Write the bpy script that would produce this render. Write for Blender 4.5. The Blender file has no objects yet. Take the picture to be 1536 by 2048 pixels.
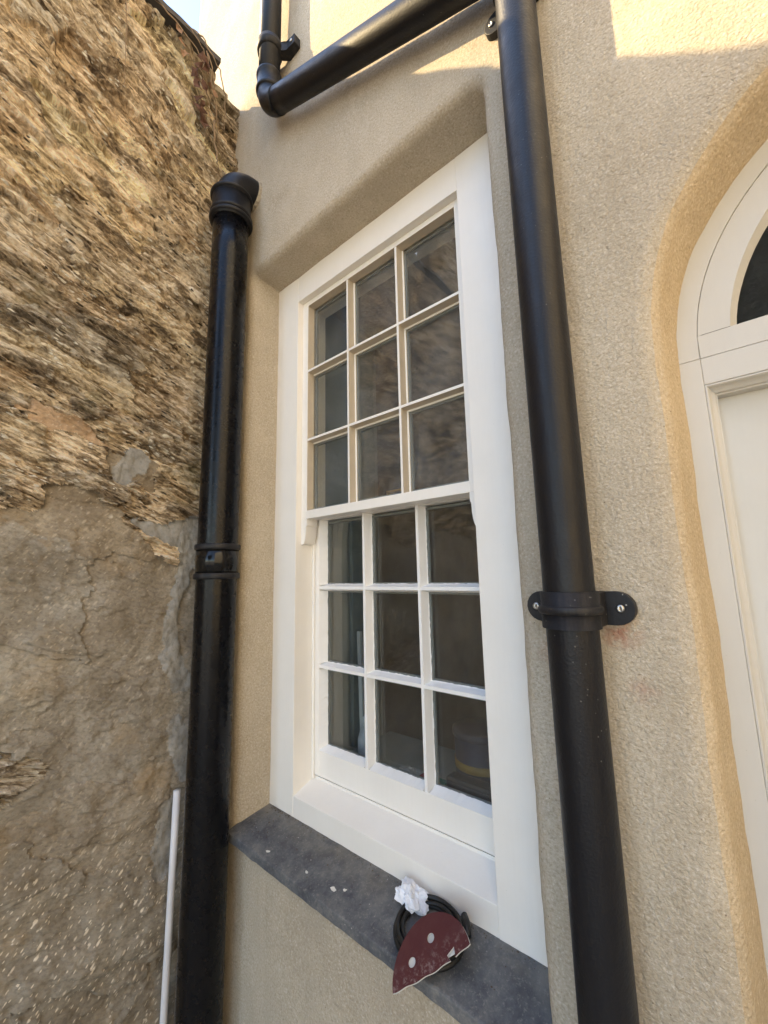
import bpy, bmesh, math, random
import numpy as np
from mathutils import Vector, Matrix
from mathutils.geometry import delaunay_2d_cdt

random.seed(7)
scene = bpy.context.scene
col = scene.collection

# ------------------------------------------------------------------ camera
cam_data = bpy.data.cameras.new("camera")
cam = bpy.data.objects.new("camera", cam_data)
col.objects.link(cam)
cam_data.sensor_fit = 'VERTICAL'
cam_data.sensor_height = 36.0
cam_data.lens = 14.155
cam_data.clip_start = 0.02
cam_data.clip_end = 600.0
Rm = Matrix(((0.76364541, 0.11517792, 0.63527926),
             (0.64525, -0.10213454, -0.75711358),
             (-0.02231881, 0.98808025, -0.15231313)))
cam.matrix_world = Matrix.Translation((1.25, -0.66, 1.5)) @ Rm.to_4x4()
scene.camera = cam
scene.render.resolution_x = 768
scene.render.resolution_y = 1024

# ------------------------------------------------------------------ light
SUN_TRAVEL = Vector((1.45, 1.0, -1.28)).normalized()
world = bpy.data.worlds.new("World")
scene.world = world
world.use_nodes = True
wn = world.node_tree
bg = wn.nodes["Background"]
sky = wn.nodes.new("ShaderNodeTexSky")
sky.sky_type = 'NISHITA'
sky.sun_disc = False
to_sun = -SUN_TRAVEL
sky.sun_elevation = math.asin(to_sun.z)
sky.sun_rotation = math.atan2(to_sun.x, to_sun.y)
sky.air_density = 1.0
sky.dust_density = 0.5
sky.ozone_density = 1.0
wn.links.new(sky.outputs[0], bg.inputs[0])
bg.inputs[1].default_value = 0.112
sun_data = bpy.data.lights.new("sun", 'SUN')
sun_data.energy = 2.0
sun_data.angle = math.radians(0.5)
sun_data.color = (1.0, 0.76, 0.42)
sun = bpy.data.objects.new("sun", sun_data)
col.objects.link(sun)
sun.location = (-8, -6, 9)
sun.rotation_euler = SUN_TRAVEL.to_track_quat('-Z', 'Y').to_euler()

scene.cycles.max_bounces = 8
scene.cycles.diffuse_bounces = 4
scene.cycles.glossy_bounces = 3
scene.cycles.transparent_max_bounces = 12
scene.view_settings.view_transform = 'Standard'
scene.view_settings.look = 'None'
scene.view_settings.gamma = 1.0
scene.view_settings.exposure = 2.7

# ------------------------------------------------------------------ helpers
def tag(o, label=None, cat=None, group=None, kind=None):
    if label: o["label"] = label
    if cat: o["category"] = cat
    if group: o["group"] = group
    if kind: o["kind"] = kind
    return o

def empty(name, loc=(0, 0, 0)):
    o = bpy.data.objects.new(name, None)
    o.empty_display_size = 0.05
    col.objects.link(o)
    o.location = loc
    return o

def link_mesh(name, me, mat, parent=None, smooth=False):
    o = bpy.data.objects.new(name, me)
    col.objects.link(o)
    if mat: me.materials.append(mat)
    if smooth:
        me.polygons.foreach_set("use_smooth", [True] * len(me.polygons))
    if parent:
        o.parent = parent
        o.matrix_parent_inverse = Matrix.Translation(-Vector(parent_world(parent)))
    return o

def parent_world(p):
    v = Vector(p.location)
    while p.parent:
        p = p.parent
        v = v + Vector(p.location) if False else v
    return v

def from_data(name, verts, faces, mat, parent=None, smooth=False):
    me = bpy.data.meshes.new(name)
    me.from_pydata([tuple(v) for v in verts], [], faces)
    me.update()
    return link_mesh(name, me, mat, parent, smooth)

def from_bm(name, bm, mat, parent=None, smooth=False):
    bmesh.ops.recalc_face_normals(bm, faces=bm.faces)
    me = bpy.data.meshes.new(name)
    bm.to_mesh(me)
    bm.free()
    return link_mesh(name, me, mat, parent, smooth)

def bevel_bm(bm, w, seg=2):
    if w > 0:
        bmesh.ops.bevel(bm, geom=bm.edges[:], offset=w, segments=seg, affect='EDGES', profile=0.5, clamp_overlap=True)

def box(name, x0, x1, y0, y1, z0, z1, mat, parent=None, bev=0.0012):
    bm = bmesh.new()
    vs = [bm.verts.new(p) for p in ((x0, y0, z0), (x1, y0, z0), (x1, y1, z0), (x0, y1, z0),
                                    (x0, y0, z1), (x1, y0, z1), (x1, y1, z1), (x0, y1, z1))]
    for f in ((0, 3, 2, 1), (4, 5, 6, 7), (0, 1, 5, 4), (1, 2, 6, 5), (2, 3, 7, 6), (3, 0, 4, 7)):
        bm.faces.new([vs[i] for i in f])
    bevel_bm(bm, bev)
    return from_bm(name, bm, mat, parent)

def prism(name, pts, d, mat, parent=None, bev=0.0):
    """pts: closed 3D polygon, d: extrusion vector"""
    bm = bmesh.new()
    d = Vector(d)
    a = [bm.verts.new(p) for p in pts]
    b = [bm.verts.new(Vector(p) + d) for p in pts]
    n = len(pts)
    bm.faces.new(a)
    bm.faces.new(b[::-1])
    for i in range(n):
        bm.faces.new((a[i], b[i], b[(i + 1) % n], a[(i + 1) % n]))
    bevel_bm(bm, bev)
    return from_bm(name, bm, mat, parent)

def tube_data(path, radii, segs=28, caps=True):
    path = [Vector(p) for p in path]
    n = len(path)
    if not hasattr(radii, '__len__'): radii = [radii] * n
    verts, faces = [], []
    t0 = (path[1] - path[0]).normalized()
    up = Vector((0, 0, 1)) if abs(t0.z) < 0.9 else Vector((1, 0, 0))
    nrm = (up - t0 * up.dot(t0)).normalized()
    for i in range(n):
        if i == 0: t = t0
        elif i == n - 1: t = (path[-1] - path[-2]).normalized()
        else:
            t = ((path[i + 1] - path[i]).normalized() + (path[i] - path[i - 1]).normalized())
            t = t.normalized() if t.length > 1e-9 else t0
        nrm = (nrm - t * nrm.dot(t))
        nrm = nrm.normalized()
        b = t.cross(nrm)
        for k in range(segs):
            a = 2 * math.pi * k / segs
            verts.append(path[i] + (nrm * math.cos(a) + b * math.sin(a)) * radii[i])
    for i in range(n - 1):
        for k in range(segs):
            k2 = (k + 1) % segs
            faces.append((i * segs + k, i * segs + k2, (i + 1) * segs + k2, (i + 1) * segs + k))
    if caps:
        faces.append(tuple(range(segs - 1, -1, -1)))
        faces.append(tuple((n - 1) * segs + k for k in range(segs)))
    return verts, faces

def tube(name, path, radii, mat, parent=None, segs=28, caps=True):
    v, f = tube_data(path, radii, segs, caps)
    o = from_data(name, v, f, mat, parent, True)
    return o

def ring_profile(name, cx, cy, prof, mat, parent=None, segs=36):
    """lathe round a vertical axis: prof = [(r, z), ...]"""
    verts, faces = [], []
    for r, z in prof:
        for k in range(segs):
            a = 2 * math.pi * k / segs
            verts.append((cx + r * math.cos(a), cy + r * math.sin(a), z))
    for i in range(len(prof) - 1):
        for k in range(segs):
            k2 = (k + 1) % segs
            faces.append((i * segs + k, i * segs + k2, (i + 1) * segs + k2, (i + 1) * segs + k))
    return from_data(name, verts, faces, mat, parent, True)

# numpy gradient noise -------------------------------------------------
def _hash(ix, iy, seed):
    n = (ix.astype(np.int64) * 374761393 + iy.astype(np.int64) * 668265263 + seed * 1442695040888963) & 0x7fffffff
    n = ((n ^ (n >> 13)) * 1274126177) & 0x7fffffff
    n = (n ^ (n >> 16)) & 0xffff
    return n.astype(np.float32) / 65535.0

def noise2(x, y, seed=0):
    ix = np.floor(x); iy = np.floor(y)
    fx = x - ix; fy = y - iy
    def g(dx, dy):
        a = _hash(ix + dx, iy + dy, seed) * 6.2831853
        return np.cos(a) * (fx - dx) + np.sin(a) * (fy - dy)
    ux = fx * fx * fx * (fx * (fx * 6 - 15) + 10)
    uy = fy * fy * fy * (fy * (fy * 6 - 15) + 10)
    a = g(0, 0); b = g(1, 0); c = g(0, 1); d = g(1, 1)
    return ((a + (b - a) * ux) + ((c + (d - c) * ux) - (a + (b - a) * ux)) * uy) * 1.5

def fbm(x, y, oct=4, seed=0, gain=0.5):
    s = 0; a = 1.0
    for i in range(oct):
        s = s + a * noise2(x * 2 ** i, y * 2 ** i, seed + i * 17)
        a *= gain
    return s

def sstep(a, b, x):
    t = np.clip((x - a) / (b - a), 0, 1)
    return t * t * (3 - 2 * t)

# ------------------------------------------------------------------ materials
class NT:
    def __init__(self, name):
        self.m = bpy.data.materials.new(name)
        self.m.use_nodes = True
        self.t = self.m.node_tree
        self.b = self.t.nodes["Principled BSDF"]
        self.out = self.t.nodes["Material Output"]
    def n(self, typ, **kw):
        nd = self.t.nodes.new(typ)
        for k, v in kw.items():
            if k.startswith('_'): setattr(nd, k[1:], v)
            else: nd.inputs[k.replace('__', ' ')].default_value = v
        return nd
    def l(self, a, b): self.t.links.new(a, b)
    def coord(self):
        return self.n("ShaderNodeTexCoord").outputs["Object"]
    def mapping(self, vec, scale=(1, 1, 1), rot=(0, 0, 0), loc=(0, 0, 0)):
        m = self.n("ShaderNodeMapping")
        m.inputs["Scale"].default_value = scale
        m.inputs["Rotation"].default_value = rot
        m.inputs["Location"].default_value = loc
        self.l(vec, m.inputs["Vector"])
        return m.outputs[0]
    def noise(self, vec, scale, detail=4, rough=0.55, dist=0.0):
        n = self.n("ShaderNodeTexNoise", Scale=scale, Detail=detail, Roughness=rough, Distortion=dist)
        self.l(vec, n.inputs["Vector"])
        return n.outputs[0]
    def voro(self, vec, scale, feature='F1', rnd=1.0, out="Distance"):
        n = self.n("ShaderNodeTexVoronoi", _feature=feature, Scale=scale, Randomness=rnd)
        self.l(vec, n.inputs["Vector"])
        return n.outputs[out]
    def ramp(self, fac, stops, interp='LINEAR'):
        r = self.n("ShaderNodeValToRGB")
        r.color_ramp.interpolation = interp
        e = r.color_ramp.elements
        while len(e) < len(stops): e.new(0.5)
        for i, (p, c) in enumerate(stops):
            e[i].position = p
            e[i].color = (c[0], c[1], c[2], 1) if hasattr(c, '__len__') else (c, c, c, 1)
        self.l(fac, r.inputs[0])
        return r.outputs[0]
    def mix(self, fac, a, b, mode='MIX'):
        n = self.n("ShaderNodeMix", _data_type='RGBA', _blend_type=mode)
        for s, v in ((n.inputs[0], fac), (n.inputs[6], a), (n.inputs[7], b)):
            if hasattr(v, 'links') or hasattr(v, 'is_linked'): self.l(v, s)
            elif hasattr(v, '__len__'): s.default_value = (v[0], v[1], v[2], 1)
            else: s.default_value = v
        return n.outputs[2]
    def math(self, op, a, b=None, clamp=False):
        n = self.n("ShaderNodeMath", _operation=op, _use_clamp=clamp)
        for s, v in ((n.inputs[0], a), (n.inputs[1], b)):
            if v is None: continue
            if hasattr(v, 'is_linked'): self.l(v, s)
            else: s.default_value = v
        return n.outputs[0]
    def bump(self, h, strength=0.5, dist=0.01, normal=None):
        b = self.n("ShaderNodeBump", Strength=strength, Distance=dist)
        self.l(h, b.inputs["Height"])
        if normal is not None: self.l(normal, b.inputs["Normal"])
        return b.outputs[0]
    def set(self, base=None, rough=None, normal=None, spec=None, metal=None, coat=None):
        for key, v in (("Base Color", base), ("Roughness", rough), ("Normal", normal), ("Specular IOR Level", spec),
                       ("Metallic", metal), ("Coat Weight", coat)):
            if v is None: continue
            if hasattr(v, 'is_linked'): self.l(v, self.b.inputs[key])
            elif hasattr(v, '__len__'): self.b.inputs[key].default_value = (v[0], v[1], v[2], 1)
            else: self.b.inputs[key].default_value = v
        return self.m

def mat_render(name="lime_render", tint=(1, 1, 1)):
    t = NT(name)
    c = t.coord()
    big = t.noise(c, 2.2, 4, 0.6)
    mid = t.noise(t.mapping(c, (1, 1, 0.6)), 14, 5, 0.65)
    fine = t.noise(c, 230, 3, 0.65)
    base = t.ramp(big, [(0.3, (0.45, 0.385, 0.295)), (0.55, (0.53, 0.460, 0.355)), (0.75, (0.57, 0.500, 0.395))])
    base = t.mix(t.ramp(mid, [(0.40, 0.0), (0.72, 0.45)]), base, (0.40, 0.335, 0.240))
    base = t.mix(t.ramp(fine, [(0.34, 0.42), (0.48, 0.0)]), base, (0.27, 0.215, 0.145))
    base = t.mix(t.ramp(fine, [(0.56, 0.0), (0.70, 0.6)]), base, (0.72, 0.66, 0.56))
    # dark pits
    pit = t.voro(c, 42)
    base = t.mix(t.ramp(pit, [(0.03, 0.75), (0.055, 0.0)]), base, (0.13, 0.095, 0.06))
    drip = t.noise(t.mapping(c, (7, 7, 0.8)), 1.0, 5, 0.65)
    base = t.mix(t.ramp(drip, [(0.52, 0.0), (0.72, 0.38)]), base, (0.38, 0.325, 0.245))
    # pinkish brick-dust smears under the pipe clip
    geo = t.n("ShaderNodeNewGeometry").outputs["Position"]
    sm = t.noise(c, 60, 5, 0.7)
    for (px, pz, r, k) in ((1.128, 1.412, 0.030, 0.75), (1.032, 1.372, 0.03, 0.5), (1.145, 1.335, 0.024, 0.45),
                           (1.115, 1.405, 0.02, 0.5), (0.985, 0.80, 0.04, 0.3)):
        d = t.n("ShaderNodeVectorMath", _operation='DISTANCE')
        t.l(geo, d.inputs[0])
        d.inputs[1].default_value = (px, 0.0, pz)
        f = t.math('SUBTRACT', 1.0, t.math('DIVIDE', d.outputs["Value"], r), True)
        f = t.math('MULTIPLY', f, t.math('MULTIPLY', t.ramp(sm, [(0.38, 0), (0.62, 1)]), k))
        base = t.mix(f, base, (0.36, 0.12, 0.07))
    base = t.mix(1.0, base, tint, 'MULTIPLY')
    # relief: sponge-floated sand grain
    g1 = t.noise(c, 210, 3, 0.6, 0.5)
    g2 = t.noise(c, 75, 3, 0.5)
    h = t.math('ADD', t.math('MULTIPLY', g1, 0.7), t.math('MULTIPLY', g2, 0.30))
    n = t.bump(h, 1.0, 0.0045)
    n = t.bump(t.noise(c, 11, 3, 0.5), 0.35, 0.012, n)
    return t.set(base, 1.0, n, 0.0)

def mat_white(name, base=(0.90, 0.855, 0.78), rough=0.42, bump=0.05, dirt=0.35):
    t = NT(name)
    c = t.coord()
    br = t.noise(t.mapping(c, (60, 60, 4)), 3, 4, 0.6)
    b = t.mix(t.ramp(t.noise(c, 9, 4, 0.6), [(0.35, 0.0), (0.8, 0.5)]), base, tuple(v * 0.90 for v in base))
    b = t.mix(t.ramp(br, [(0.3, 0.10), (0.6, 0.0)]), b, tuple(v * 0.84 for v in base))
    sp = t.voro(c, 55)
    b = t.mix(t.ramp(sp, [(0.018, dirt), (0.04, 0.0)]), b, (0.25, 0.20, 0.15))
    r = t.ramp(t.noise(c, 20, 3), [(0.3, rough - 0.06), (0.7, rough + 0.12)])
    n = t.bump(br, bump, 0.0015)
    n = t.bump(t.noise(c, 260, 2), 0.06, 0.002, n)
    return t.set(b, r, n, 0.4)

def mat_black(name, rough=0.34, orange=0.10, dust=0.5, base=(0.011, 0.011, 0.013), spec=0.32):
    t = NT(name)
    c = t.coord()
    streak = t.noise(t.mapping(c, (30, 30, 1.4)), 2.2, 5, 0.65)
    speck = t.voro(c, 85)
    spn = t.noise(c, 6, 3)
    b = t.mix(t.ramp(streak, [(0.48, 0.0), (0.85, 0.22 * dust)]), base, (0.11, 0.095, 0.08))
    sp = t.math('MULTIPLY', t.ramp(speck, [(0.05, 1.0), (0.11, 0.0)]), t.ramp(spn, [(0.5, 0.0), (0.64, dust)]))
    b = t.mix(sp, b, (0.38, 0.36, 0.33))
    r = t.ramp(t.noise(c, 25, 4, 0.7), [(0.3, rough - 0.05), (0.75, rough + 0.14)])
    n = t.bump(t.noise(c, 240, 2, 0.5), orange, 0.003)
    return t.set(b, r, n, spec)

DIP = math.radians(20.3)
def mat_strata():
    """bedded slate: each lamina carries its own tone (mesh attribute), each stone its own cast (object colour)"""
    t = NT("bedded_slate_stone")
    c = t.mapping(t.coord(), rot=(DIP, 0, 0))
    tint = t.n("ShaderNodeObjectInfo").outputs["Color"]
    at = t.n("ShaderNodeAttribute", _attribute_name="lamina").outputs["Fac"]
    fine = t.noise(t.mapping(c, (1, 40, 130)), 2.2, 4, 0.7)
    tone = t.math('ADD', at, t.math('MULTIPLY', t.math('SUBTRACT', fine, 0.5), 0.9))
    base = t.ramp(tone, [(0.18, (0.090, 0.070, 0.052)), (0.38, (0.30, 0.240, 0.165)), (0.56, (0.56, 0.475, 0.350)), (0.74, (0.84, 0.755, 0.60)), (0.92, (0.98, 0.93, 0.82))])
    base = t.mix(1.0, base, t.mix(0.45, tint, (0.55, 0.55, 0.55)), 'MULTIPLY')
    base = t.mix(1.0, base, (1.88, 1.96, 2.16), 'MULTIPLY')
    blot = t.noise(c, 13, 5, 0.68)
    base = t.mix(t.ramp(blot, [(0.53, 0.0), (0.66, 0.6)]), base, (0.13, 0.10, 0.07))
    base = t.mix(t.ramp(t.noise(c, 7, 4, 0.6, 0.5), [(0.61, 0.0), (0.70, 0.38)]), base, (0.40, 0.24, 0.12))
    base = t.mix(t.ramp(t.noise(c, 5, 4, 0.65, 0.3), [(0.60, 0.0), (0.72, 0.45)]), base, (0.20, 0.19, 0.10))
    chip = t.mapping(c, (1, 0.36, 1.1))
    for sc, r, colr, k in ((50, 0.20, (0.95, 0.88, 0.74), 1.0), (85, 0.24, (0.95, 0.90, 0.78), 0.95), (64, 0.22, (0.07, 0.055, 0.04), 0.95)):
        ck = t.math('MULTIPLY', t.ramp(t.voro(t.mapping(chip, loc=(sc, 0.3 * sc, 0)), sc), [(r * 0.9, k), (r * 1.12, 0.0)]), t.ramp(t.noise(c, 5 + sc * 0.05, 3, 0.6), [(0.46, 0.0), (0.58, 1.0)]))
        base = t.mix(ck, base, colr)
    h = t.math('ADD', fine, t.math('MULTIPLY', t.noise(t.mapping(c, (1, 1, 2.2)), 130, 3, 0.7), 0.6))
    n = t.bump(h, 1.0, 0.012)
    return t.set(base, 0.95, n, 0.1)

def mat_slab():
    """large smooth stone faces with pale flecks"""
    t = NT("slab_stone")
    co = t.coord()
    c = t.mapping(co, rot=(DIP, 0, 0))
    oi = t.n("ShaderNodeObjectInfo")
    tint = oi.outputs["Color"]; dens = oi.outputs["Alpha"]
    blot = t.noise(c, 9, 6, 0.68, 0.3)
    fine = t.noise(t.mapping(c, (1, 1, 1.6)), 95, 4, 0.65)
    base = t.mix(t.ramp(blot, [(0.35, 0.0), (0.7, 1.0)]), tint, t.mix(1.0, tint, (0.55, 0.50, 0.44), 'MULTIPLY'))
    base = t.mix(t.ramp(fine, [(0.35, 0.42), (0.55, 0.0)]), base, (0.10, 0.085, 0.065))
    base = t.mix(t.ramp(t.noise(c, 5, 4, 0.6), [(0.55, 0.0), (0.72, 0.5)]), base, (0.36, 0.26, 0.14))
    cf = t.mapping(t.mapping(co, rot=(math.radians(-52), 0, 0)), (1, 0.42, 1))
    low = t.ramp(t.noise(c, 3.0, 3, 0.5), [(0.36, 0.25), (0.55, 1.0)])
    for sc, r in ((60, 0.17), (130, 0.20)):
        fl = t.ramp(t.voro(cf, sc), [(r * 0.75, 1.0), (r * 1.25, 0.0)])
        base = t.mix(t.math('MULTIPLY', t.math('MULTIPLY', fl, low), dens), base, (0.66, 0.58, 0.46))
    lf = t.math('MULTIPLY', t.ramp(t.voro(c, 30), [(0.12, 1.0), (0.26, 0.0)]),
                t.ramp(t.noise(c, 6, 5, 0.75), [(0.57, 0.0), (0.66, 0.8)]))
    base = t.mix(lf, base, (0.62, 0.58, 0.50))
    h = t.math('ADD', t.math('MULTIPLY', t.noise(c, 45, 6, 0.7), 1.0), t.math('MULTIPLY', fine, 0.5))
    n = t.bump(h, 0.8, 0.006)
    return t.set(base, 0.88, n, 0.2)

def mat_mortar(name, a, b, grain=120):
    t = NT(name)
    c = t.coord()
    base = t.ramp(t.noise(c, 14, 5, 0.65), [(0.35, a), (0.68, b)])
    base = t.mix(t.ramp(t.noise(c, grain, 3, 0.6), [(0.3, 0.5), (0.5, 0.0)]), base, tuple(v * 0.55 for v in a))
    n = t.bump(t.noise(t.mapping(c, (1, 1, 0.6)), grain, 4, 0.65), 0.7, 0.006)
    return t.set(base, 0.95, n, 0.15)

def mat_slate():
    t = NT("sill_slate")
    c = t.coord()
    base = t.ramp(t.noise(c, 22, 6, 0.7), [(0.36, (0.058, 0.061, 0.070)), (0.50, (0.100, 0.104, 0.113)), (0.68, (0.175, 0.172, 0.165))])
    sep = t.n("ShaderNodeSeparateXYZ"); t.l(t.coord(), sep.inputs[0])
    back = t.math('MULTIPLY', t.ramp(sep.outputs[1], [(0.02, 0.0), (0.10, 1.0)]), t.ramp(t.noise(c, 30, 5, 0.7), [(0.35, 0.15), (0.65, 0.75)]))
    base = t.mix(back, base, (0.21, 0.185, 0.145))
    dust = t.ramp(t.noise(c, 160, 4, 0.75), [(0.54, 0.0), (0.72, 0.6)])
    base = t.mix(dust, base, (0.30, 0.28, 0.245))
    base = t.mix(t.math('MULTIPLY', t.ramp(t.voro(c, 75), [(0.06, 1.0), (0.11, 0.0)]), t.ramp(t.noise(c, 14), [(0.5, 0), (0.62, 0.9)])), base, (0.62, 0.60, 0.56))
    n = t.bump(t.noise(c, 130, 4, 0.7), 0.4, 0.003)
    return t.set(base, 0.62, n, 0.4)

def mat_glass(name, dust=0.02, wob=0.0, ior=1.85):
    t = NT(name)
    t.t.nodes.remove(t.b)
    geo = t.n("ShaderNodeNewGeometry")
    i = t.n("ShaderNodeMix", _data_type='FLOAT')
    t.l(geo.outputs["Backfacing"], i.inputs[0])
    i.inputs[2].default_value = ior
    i.inputs[3].default_value = 1.0 / ior
    fr = t.n("ShaderNodeFresnel")
    t.l(i.outputs[0], fr.inputs["IOR"])
    tr = t.n("ShaderNodeBsdfTransparent")
    tr.inputs[0].default_value = (0.93, 0.95, 0.94, 1)
    gl = t.n("ShaderNodeBsdfGlossy")
    gl.inputs["Roughness"].default_value = 0.012
    gl.inputs["Color"].default_value = (1, 1, 1, 1)
    c = t.coord()
    if wob > 0:
        nb = t.bump(t.noise(c, 7, 2, 0.4), wob, 0.01)
        t.l(nb, gl.inputs["Normal"])
    m1 = t.n("ShaderNodeMixShader")
    t.l(fr.outputs[0], m1.inputs[0]); t.l(tr.outputs[0], m1.inputs[1]); t.l(gl.outputs[0], m1.inputs[2])
    df = t.n("ShaderNodeBsdfDiffuse")
    df.inputs[0].default_value = (0.56, 0.57, 0.58, 1)
    f = t.math('ADD', t.math('MULTIPLY', t.ramp(t.noise(c, 380, 3, 0.7), [(0.45, 0.0), (0.75, 1.0)]), dust * 1.6),
               t.math('MULTIPLY', t.ramp(t.noise(c, 6, 6, 0.72, 0.4), [(0.36, 0.15), (0.66, 1.7)]), dust))
    f = t.math('ADD', f, t.math('MULTIPLY', t.ramp(t.voro(c, 60), [(0.02, 1.0), (0.05, 0.0)]), dust * 8))
    m2 = t.n("ShaderNodeMixShader")
    t.l(f, m2.inputs[0]); t.l(m1.outputs[0], m2.inputs[1]); t.l(df.outputs[0], m2.inputs[2])
    t.l(m2.outputs[0], t.out.inputs[0])
    return t.m

def mat_plain(name, base, rough=0.6, metal=0.0, var=0.2, scale=25, bump=0.1, spec=0.4):
    t = NT(name)
    c = t.coord()
    b = t.mix(t.ramp(t.noise(c, scale, 4, 0.6), [(0.3, 0.0), (0.7, 1.0)]), base, tuple(v * (1 - var) for v in base))
    n = t.bump(t.noise(c, scale * 8, 3), bump, 0.002)
    return t.set(b, rough, n, spec, metal)

M_RENDER = mat_render()
M_WHITE = mat_white("white_gloss_joinery")
M_PUTTY = mat_white("fresh_white_putty", (0.90, 0.875, 0.83), 0.5, 0.2, 0.2)
M_DOORWHITE = mat_white("door_offwhite_paint", (0.58, 0.555, 0.505), 0.45, 0.08)
M_BLACKR = mat_black("black_coated_pipe", 0.40, 0.16, 0.25, (0.007, 0.007, 0.009))
M_BLACKL = mat_black("black_soil_pipe", 0.24, 0.03, 0.12, (0.003, 0.003, 0.004), 0.24)
M_CLIP = mat_black("black_pipe_clip", 0.50, 0.15, 1.6)
M_STRATA = mat_strata()
M_SLAB = mat_slab()
M_JOINT = mat_mortar("earthy_joint", (0.13, 0.095, 0.06), (0.27, 0.20, 0.12))
M_PATCH = mat_mortar("grey_mortar", (0.23, 0.225, 0.21), (0.36, 0.345, 0.315), 90)
M_SLATE = mat_slate()
M_GLASSU = mat_glass("dusty_glass", 0.05, 0.05, 1.72)
M_GLASSL = mat_glass("clear_glass", 0.010, 0.04, 1.64)
M_SPACER = mat_plain("glazing_spacer", (0.20, 0.21, 0.20), 0.5)
M_STEEL = mat_plain("screw_steel", (0.55, 0.53, 0.50), 0.35, 1.0)
M_BRASS = mat_plain("brass", (0.62, 0.42, 0.14), 0.3, 1.0)

# ================================================================== ground
def mat_ground():
    t = NT("paving")
    c = t.coord()
    base = t.ramp(t.noise(c, 5, 6, 0.65), [(0.3, (0.36, 0.33, 0.28)), (0.7, (0.50, 0.46, 0.39))])
    n = t.bump(t.noise(c, 60, 5, 0.7), 0.5, 0.006)
    return t.set(base, 0.9, n, 0.2)
G = 150.0
ground = from_data("ground", [(-G, -G, 0), (G, -G, 0), (G, G, 0), (-G, G, 0)], [(0, 1, 2, 3)], mat_ground())
tag(ground, kind='structure')

# ================================================================== house wall
house = empty("house", (1.5, 0, 0))
tag(house, "cream lime rendered house wall with rounded window and door openings", "house")

def resample(pts, step, closed=True):
    out = []
    n = len(pts)
    for i in range(n if closed else n - 1):
        a = Vector(pts[i]); b = Vector(pts[(i + 1) % n])
        k = max(1, int(round((b - a).length / step)))
        for j in range(k): out.append(a + (b - a) * (j / k))
    if not closed: out.append(Vector(pts[-1]))
    return out

def rounded_rect(x0, x1, z0, z1, rs):
    """counter-clockwise from lower left; rs = radii (ll, lr, ur, ul)"""
    pts = []
    for (cx, cz, a0, r) in ((x0, z0, 180, rs[0]), (x1, z0, 270, rs[1]), (x1, z1, 0, rs[2]), (x0, z1, 90, rs[3])):
        ccx = cx + r if cx == x0 else cx - r
        ccz = cz + r if cz == z0 else cz - r
        for k in range(7):
            a = math.radians(a0 + 90 * k / 6)
            pts.append((ccx + r * math.cos(a), ccz + r * math.sin(a)))
    return pts

win_loop = resample(rounded_rect(0.140, 0.978, 0.795, 2.503, (0.012, 0.012, 0.036, 0.014)), 0.012)
DCX, DCZ, DR = 1.605, 1.83, 0.388
arch = [(DCX - DR, -0.06)] + [(DCX - DR, z) for z in np.arange(0.0, DCZ, 0.05)]
arch += [(DCX + DR * math.cos(math.radians(a)), DCZ + DR * math.sin(math.radians(a))) for a in range(180, -1, -3)]
arch += [(DCX + DR, -0.06)]
door_loop = resample(arch[::-1], 0.012)   # counter-clockwise

def loop_normals(L):
    n = len(L); out = []
    for i in range(n):
        t = (L[(i + 1) % n] - L[i - 1])
        out.append(Vector((t.y, -t.x)).normalized())     # outward for ccw
    return out

def offset_loop(L, N, o, seed, amp):
    s = np.arange(len(L)) * 0.012
    w = fbm(s * 3.0, s * 0 + seed, 3, seed) * amp + fbm(s * 22.0, s * 0 + seed, 2, seed + 5) * amp * 0.25
    return [L[i] + N[i] * (o + float(w[i])) for i in range(len(L))]

def wall_y(x, z):
    x = np.asarray(x, float); z = np.asarray(z, float)
    return fbm(x * 2.3, z * 2.3, 3, 3) * 0.0035 + fbm(x * 12, z * 12, 2, 9) * 0.0009

def inside(L, p):
    c = False; n = len(L); x, z = p
    j = n - 1
    for i in range(n):
        xi, zi = L[i]; xj, zj = L[j]
        if (zi > z) != (zj > z) and x < (xj - xi) * (z - zi) / (zj - zi) + xi: c = not c
        j = i
    return c

RN = 0.026
rings = []
for L, seed in ((win_loop, 31), (door_loop, 47)):
    N = loop_normals(L)
    rr = RN if seed == 31 else 0.032
    prof = [(rr * (1 - math.sin(a)), rr * (1 - math.cos(a))) for a in [math.radians(x) for x in (0, 12, 25, 40, 55, 70, 90)]]
    prof += [(-0.004, 0.055), (-0.010, 0.085), (-0.014, 0.118)]
    strips = []
    for k, (o, y) in enumerate(prof):
        P = offset_loop(L, N, o, seed, 0.0035)
        wy = wall_y([p.x for p in P], [p.y for p in P])
        f = max(0.0, 1 - y / 0.05)
        strips.append([(p.x, y + float(w) * f, p.y) for p, w in zip(P, wy)])
    rings.append((P, strips))
outer_w = [Vector((s[0], s[2])) for s in rings[0][1][0]]
outer_d = [Vector((s[0], s[2])) for s in rings[1][1][0]]
X0, X1, Z0, Z1 = -0.40, 2.8, -0.10, 5.6
rect = resample([(X0, Z0), (X1, Z0), (X1, Z1), (X0, Z1)], 0.08)
pts2 = list(rect); edges2 = [(i, (i + 1) % len(rect)) for i in range(len(rect))]
for L in (outer_w, outer_d):
    b = len(pts2); n = len(L)
    pts2 += L
    edges2 += [(b + i, b + (i + 1) % n) for i in range(n)]
la = np.array([(p.x, p.y) for p in outer_w + outer_d])
x = X0 + 0.04
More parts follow.
